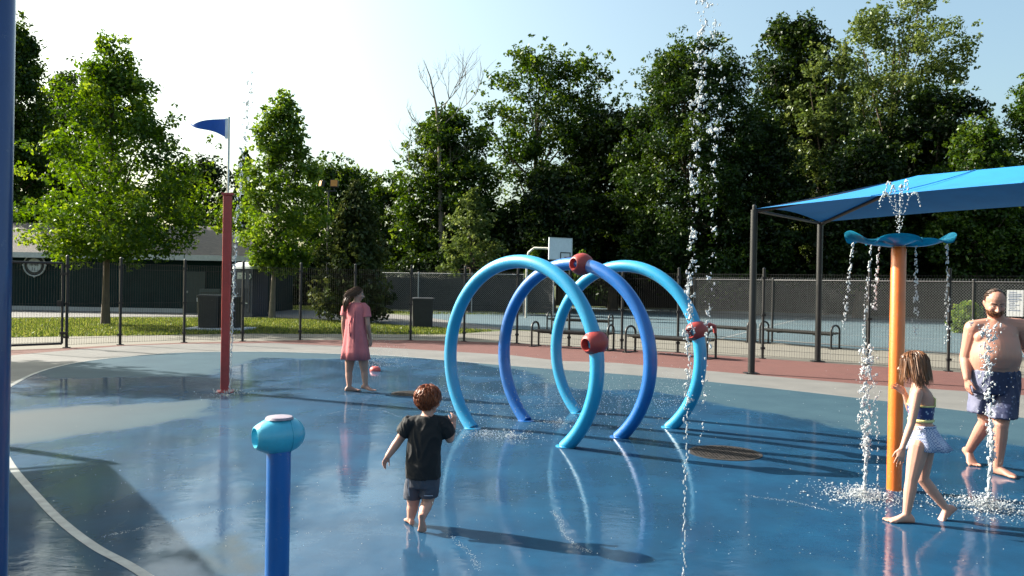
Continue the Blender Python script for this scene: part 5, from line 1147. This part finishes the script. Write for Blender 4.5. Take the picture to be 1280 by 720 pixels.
# ====================== WATER ======================
m, nt, b = new_mat('water_drops'); b.inputs['Base Color'].default_value = (.86, .91, .95, 1); b.inputs['Transmission Weight'].default_value = .60; b.inputs['Roughness'].default_value = .03; b.inputs['IOR'].default_value = 1.33
n = noise_node(nt, 60); rr_ = ramp(nt, n.outputs['Fac'], [(.3, (.72, .80, .86)), (.6, (.95, .97, .98))]); nt.links.new(rr_.outputs[0], b.inputs['Base Color']); M_water = m
_bm = bmesh.new(); bmesh.ops.create_icosphere(_bm, subdivisions=1, radius=1); _bm.verts.ensure_lookup_table(); ICO1 = (np.array([v.co for v in _bm.verts]), np.array([[v.index for v in f.verts] for f in _bm.faces])); _bm.free()
_bm = bmesh.new(); bmesh.ops.create_icosphere(_bm, subdivisions=2, radius=1); _bm.verts.ensure_lookup_table(); ICO2 = (np.array([v.co for v in _bm.verts]), np.array([[v.index for v in f.verts] for f in _bm.faces])); _bm.free()
def drops(name, C, R, St, rg, loc, parent=None, fine=True):
    """irregular droplets: centres C, radii R, vertical stretch St"""
    bv, bf = ICO2 if fine else ICO1; C = np.asarray(C, float); n = len(C); k = len(bv); R = np.asarray(R); St = np.asarray(St)
    v = np.repeat(bv[None], n, 0)
    d1 = rg.normal(size=(n, 1, 3)); d1 /= np.linalg.norm(d1, axis=2, keepdims=True); d2 = rg.normal(size=(n, 1, 3))
    bump_ = 1 + .28 * (v * d1).sum(2, keepdims=True) + .16 * np.sin((v * d2).sum(2, keepdims=True) * 3.0 + rg.uniform(0, 6, (n, 1, 1)))
    v = v * bump_ * R[:, None, None]; v[:, :, 2] *= St[:, None]; tilt = rg.normal(0, .25, (n, 1, 2)); v[:, :, :2] += v[:, :, 2:3] * tilt
    v = (v + C[:, None, :]).reshape(-1, 3) - np.array(loc); f = (bf[None] + (np.arange(n) * k)[:, None, None]).reshape(-1, 3)
    o = np_mesh(name, v, f, M_water, parent, (0, 0, 0) if parent is not None else tuple(loc), smooth=True); return o
WR = np.random.default_rng(42)
def fused(name, C, R, St, rg, parent, voxel):
    """drops that touch run together into irregular sheets and ropes"""
    q = MB(); bv, bf = ICO1
    for c, r, st in zip(C, R, St):
        q.add([V(c) + V((v[0] * r, v[1] * r, v[2] * r * st)) for v in bv], [tuple(int(k) for k in f) for f in bf])
    return finish(name, q, M_water, parent, voxel, 1)
def jet(label, base, path, nblob, r0, r1, spread, rope=0, side=0, name='water_jet', group=None):
    """path(t) -> point, t 0..1 from nozzle upwards; a rope of water low down breaks into blobs higher up"""
    C = []; R = []; St = []
    for k in range(rope):
        t = (k + .5) / rope * .45; p = np.array(path(t)); wob = .006 + .012 * t; C.append(p + WR.normal(0, wob, 3) * [1, 1, .3]); R.append(r0 * WR.uniform(.7, 1.1)); St.append(WR.uniform(1.6, 3.0))
    for k in range(nblob):
        t = WR.uniform(.02 if not rope else .25, 1); p = np.array(path(t)); C.append(p + WR.normal(0, spread * (.25 + t), 3) * [1, 1, .4]); big = WR.random() ** 2.2; rb_ = r0 * .35 + (r1 - r0 * .35) * big * (.5 + .5 * t); R.append(rb_ * (.75 if rb_ > r0 else 1)); St.append(WR.uniform(.7, 2.2))
        if rb_ > r0:
            pc_ = np.array(C[-1])
            for _ in range(7): C.append(pc_ + WR.normal(0, rb_ * .62, 3) * [1, 1, 1.5]); R.append(rb_ * WR.uniform(.25, .6)); St.append(WR.uniform(.6, 1.9))
    for k in range(side):
        t = WR.uniform(.1, .95); p = np.array(path(t)); C.append(p + WR.normal(0, spread * 4.5, 3) * [1, 1, .4]); R.append(WR.uniform(.15, .5) * r0); St.append(1.0)
    C = np.array(C); C[:, 2] = np.maximum(C[:, 2], .012); R = np.array(R) * .80; St = np.array(St); t_ = thing(name, label, 'water jet', V(base), group=group)
    fused('stream', C, R, St, WR, t_, max(.0022, r0 * .30))['kind'] = 'stuff'; return t_
def ring_splash(label, c, rad, n, h, r=(.002, .007)):
    a = WR.uniform(0, 6.28, n); d = rad * np.abs(WR.normal(0, .55, n)); z = .01 + np.abs(WR.normal(0, 1, n)) * h * np.exp(-d / rad * 1.2); C = np.c_[c.x + d * np.cos(a), c.y + d * np.sin(a), z]
    C[:, 2] *= .8; o = drops('splash_drops', C, WR.uniform(r[0], r[1], n) * np.where(WR.random(n) < .12, 1.7, .85), np.where(C[:, 2] < .02, .45, WR.uniform(.7, 1.3, n)), WR, V(c), fine=False); tag(o, label, 'splash', kind='stuff'); return o
b1 = G(851, 735)
jet('tallest column of water drops rising before the dark trees', b1, lambda t: (b1.x + .015 + .065 * t - .02 * math.sin(t * 3.1), b1.y, .02 + 3.95 * t), 300, .0075, .024, .018, 110, 160)
jet('falling strand of drops just right of the tallest water column', b1 + V((.12, 0, 0)), lambda t: (b1.x + .10 + .06 * math.sin(t * 2.6), b1.y + .03, .75 + 2.7 * t), 140, .008, .020, .020, 0, 160)
b2 = G(285.5, 493)
jet('leaning water jet beside the red flag pole', b2, lambda t: (b2.x + .02 + .10 * t + .28 * max(0, t - .42) ** 1.3, b2.y, .02 + 4.7 * t), 260, .013, .030, .030, 120, 120)
for k in range(1): ring_splash('splash where the jet by the red pole leaves the pad', b2, .4, 160, .06, (.004, .010))
b3 = G(1079, 623)
jet('foaming water jet left of the orange post', b3, lambda t: (b3.x + .02 * t + .012 * math.sin(t * 7), b3.y, .01 + 1.22 * t), 330, .011, .022, .030, 90, 110)
b4 = b3 + V((.13, .03, 0))
jet('thin falling strand of drops between the left jet and orange post', b4, lambda t: (b4.x - .05 * t * t, b4.y, .02 + 1.0 * t), 110, .010, .013, .012, 0, 30)
ring_splash('churned splash round the jet left of the orange post', b3, .42, 1500, .05)
b5 = G(1234, 635)
jet('foaming water jet in front of the man', b5, lambda t: (b5.x + .0 * t + .02 * math.sin(t * 6), b5.y, .01 + 1.45 * t), 300, .013, .022, .030, 110, 160)
ring_splash('churned splash round the jet before the man', b5, .45, 1600, .05)
# fountain above the dish and its trickles
dc = G(1117.5, 613); C = []; R = []
for k in range(7):
    a = k * .9 + .3; out = (.03 if k < 2 else .16); H_ = .46 if k < 2 else .40 + .05 * (k % 3)
    for t in np.linspace(0, 1, 46):
        tt = t if k < 2 else t * 1.45
        z = DH + .06 + H_ * (1 - (1 - min(tt, 1.0)) ** 2) if tt <= 1 else DH + .06 + H_ * (1 - ((tt - 1) / .8) ** 2)
        rr2 = out * tt * .75; C.append((dc.x + rr2 * math.cos(a) + WR.normal(0, .004), dc.y + rr2 * math.sin(a) * .7 + WR.normal(0, .004), z + WR.normal(0, .006))); R.append(WR.uniform(.003, .006) + (.004 if tt > .8 else 0) * WR.random())
o = thing('water_fountain', 'fan of thin fountain jets rising above the blue dish', 'water jet', dc + V((0, 0, DH))); fused('stream', C, R, np.full(len(C), 1.5), WR, o, .0022)['kind'] = 'stuff'
for (lab, px_, dy, z0, z1, dx) in (('water trickling from left tip of the blue dish', 1067, 0, .0, .75, -.07), ('water trickling from the front left rim of blue dish', 1089, -.25, -.03, .9, -.05), ('short trickle beside the post under the blue dish', 1099, .2, -.03, .55, -.03), ('water trickling just right of the orange post top', 1145, -.05, -.02, .75, .01), ('water trickling from right tip of the blue dish', 1184, 0, .0, .85, .02)):
    x_ = P(px_, 300, dc.y + dy).x; C = []; R = []
    for k in range(95):
        t = WR.random(); C.append((x_ + dx * t + WR.normal(0, .004 + .010 * t), dc.y + dy + WR.normal(0, .006), DH + .03 + z0 - z1 * t ** 1.2)); R.append(WR.uniform(.003, .0085))
    o = thing('water_trickle', lab, 'water trickle', V((x_, dc.y + dy, DH)), group='trickles falling from the dish'); fused('stream', C, R, WR.uniform(1, 2.4, len(C)), WR, o, .0022)['kind'] = 'stuff'
# sprays
c = G(469, 464); n = 700; a = WR.normal(.25, .9, n); sp = WR.uniform(.1, 1, n); C = np.c_[c.x + np.sin(a) * sp * .75, c.y + WR.normal(0, .3, n) * sp, .09 + np.abs(np.cos(a)) * sp * .85 * WR.uniform(.2, 1, n)]
o = drops('water_spray', C, WR.uniform(.002, .006, n), np.ones(n), WR, V(c), fine=False); tag(o, 'fine fan of spray over the red nozzle beside the woman', 'spray', kind='stuff')
c = G(690, 520); n = 2600; X_ = WR.uniform(-1.6, 1.9, n); Y_ = WR.normal(0, .8, n); z = np.abs(WR.normal(0, .28, n)) + .01
o = drops('water_spray', np.c_[c.x + X_, c.y + Y_ - .45 * X_ * 0 + X_ * .35, z], WR.uniform(.0018, .0052, n), np.ones(n), WR, V(c), fine=False); tag(o, 'fine spray drifting through the ring arches', 'spray', kind='stuff')
for lab, pxy in (('splash at the front foot of the nearest arch', (640, 548)), ('splash at the left foot of the nearest arch', (606, 545)), ('splash between the feet of royal blue arch', (700, 530))): ring_splash(lab, G(*pxy), .42, 420, .035, (.002, .006))
n = 800; px_ = WR.uniform(60, 1260, n); C = []
for k in range(n):
    p = G(px_[k], WR.uniform(470, 715)); C.append((p.x, p.y, .006 + (0 if WR.random() < .75 else abs(WR.normal(0, .25)))))
o = drops('stray_drops', C, WR.uniform(.0015, .0042, n), np.full(n, .8), WR, V((0, 8, 0)), fine=False); tag(o, 'stray drops and bubbles scattered over the wet pad', 'drops', kind='stuff')

# faint foam lines floating on the film of water
C = []
for line in ([(130, 672), (175, 662), (225, 651), (275, 640), (330, 626)], [(690, 640), (702, 652), (704, 668), (720, 684), (738, 692)], [(560, 668), (585, 690), (600, 712)], [(400, 520), (440, 512), (480, 514), (500, 522)], [(1120, 560), (1150, 552), (1200, 548)], [(930, 620), (990, 628), (1040, 640)]):
    w_ = [G(*p) for p in line]
    for k in range(len(w_) - 1):
        for _ in range(75): t = WR.random(); p = w_[k].lerp(w_[k + 1], t); C.append((p.x + WR.normal(0, .012), p.y + WR.normal(0, .02), .007))
o = drops('foam_lines', C, WR.uniform(.0012, .0034, len(C)), np.full(len(C), .5), WR, V((0, 7, 0)), fine=False); tag(o, 'thin broken lines of foam lying on the wet pad', 'foam', kind='stuff')
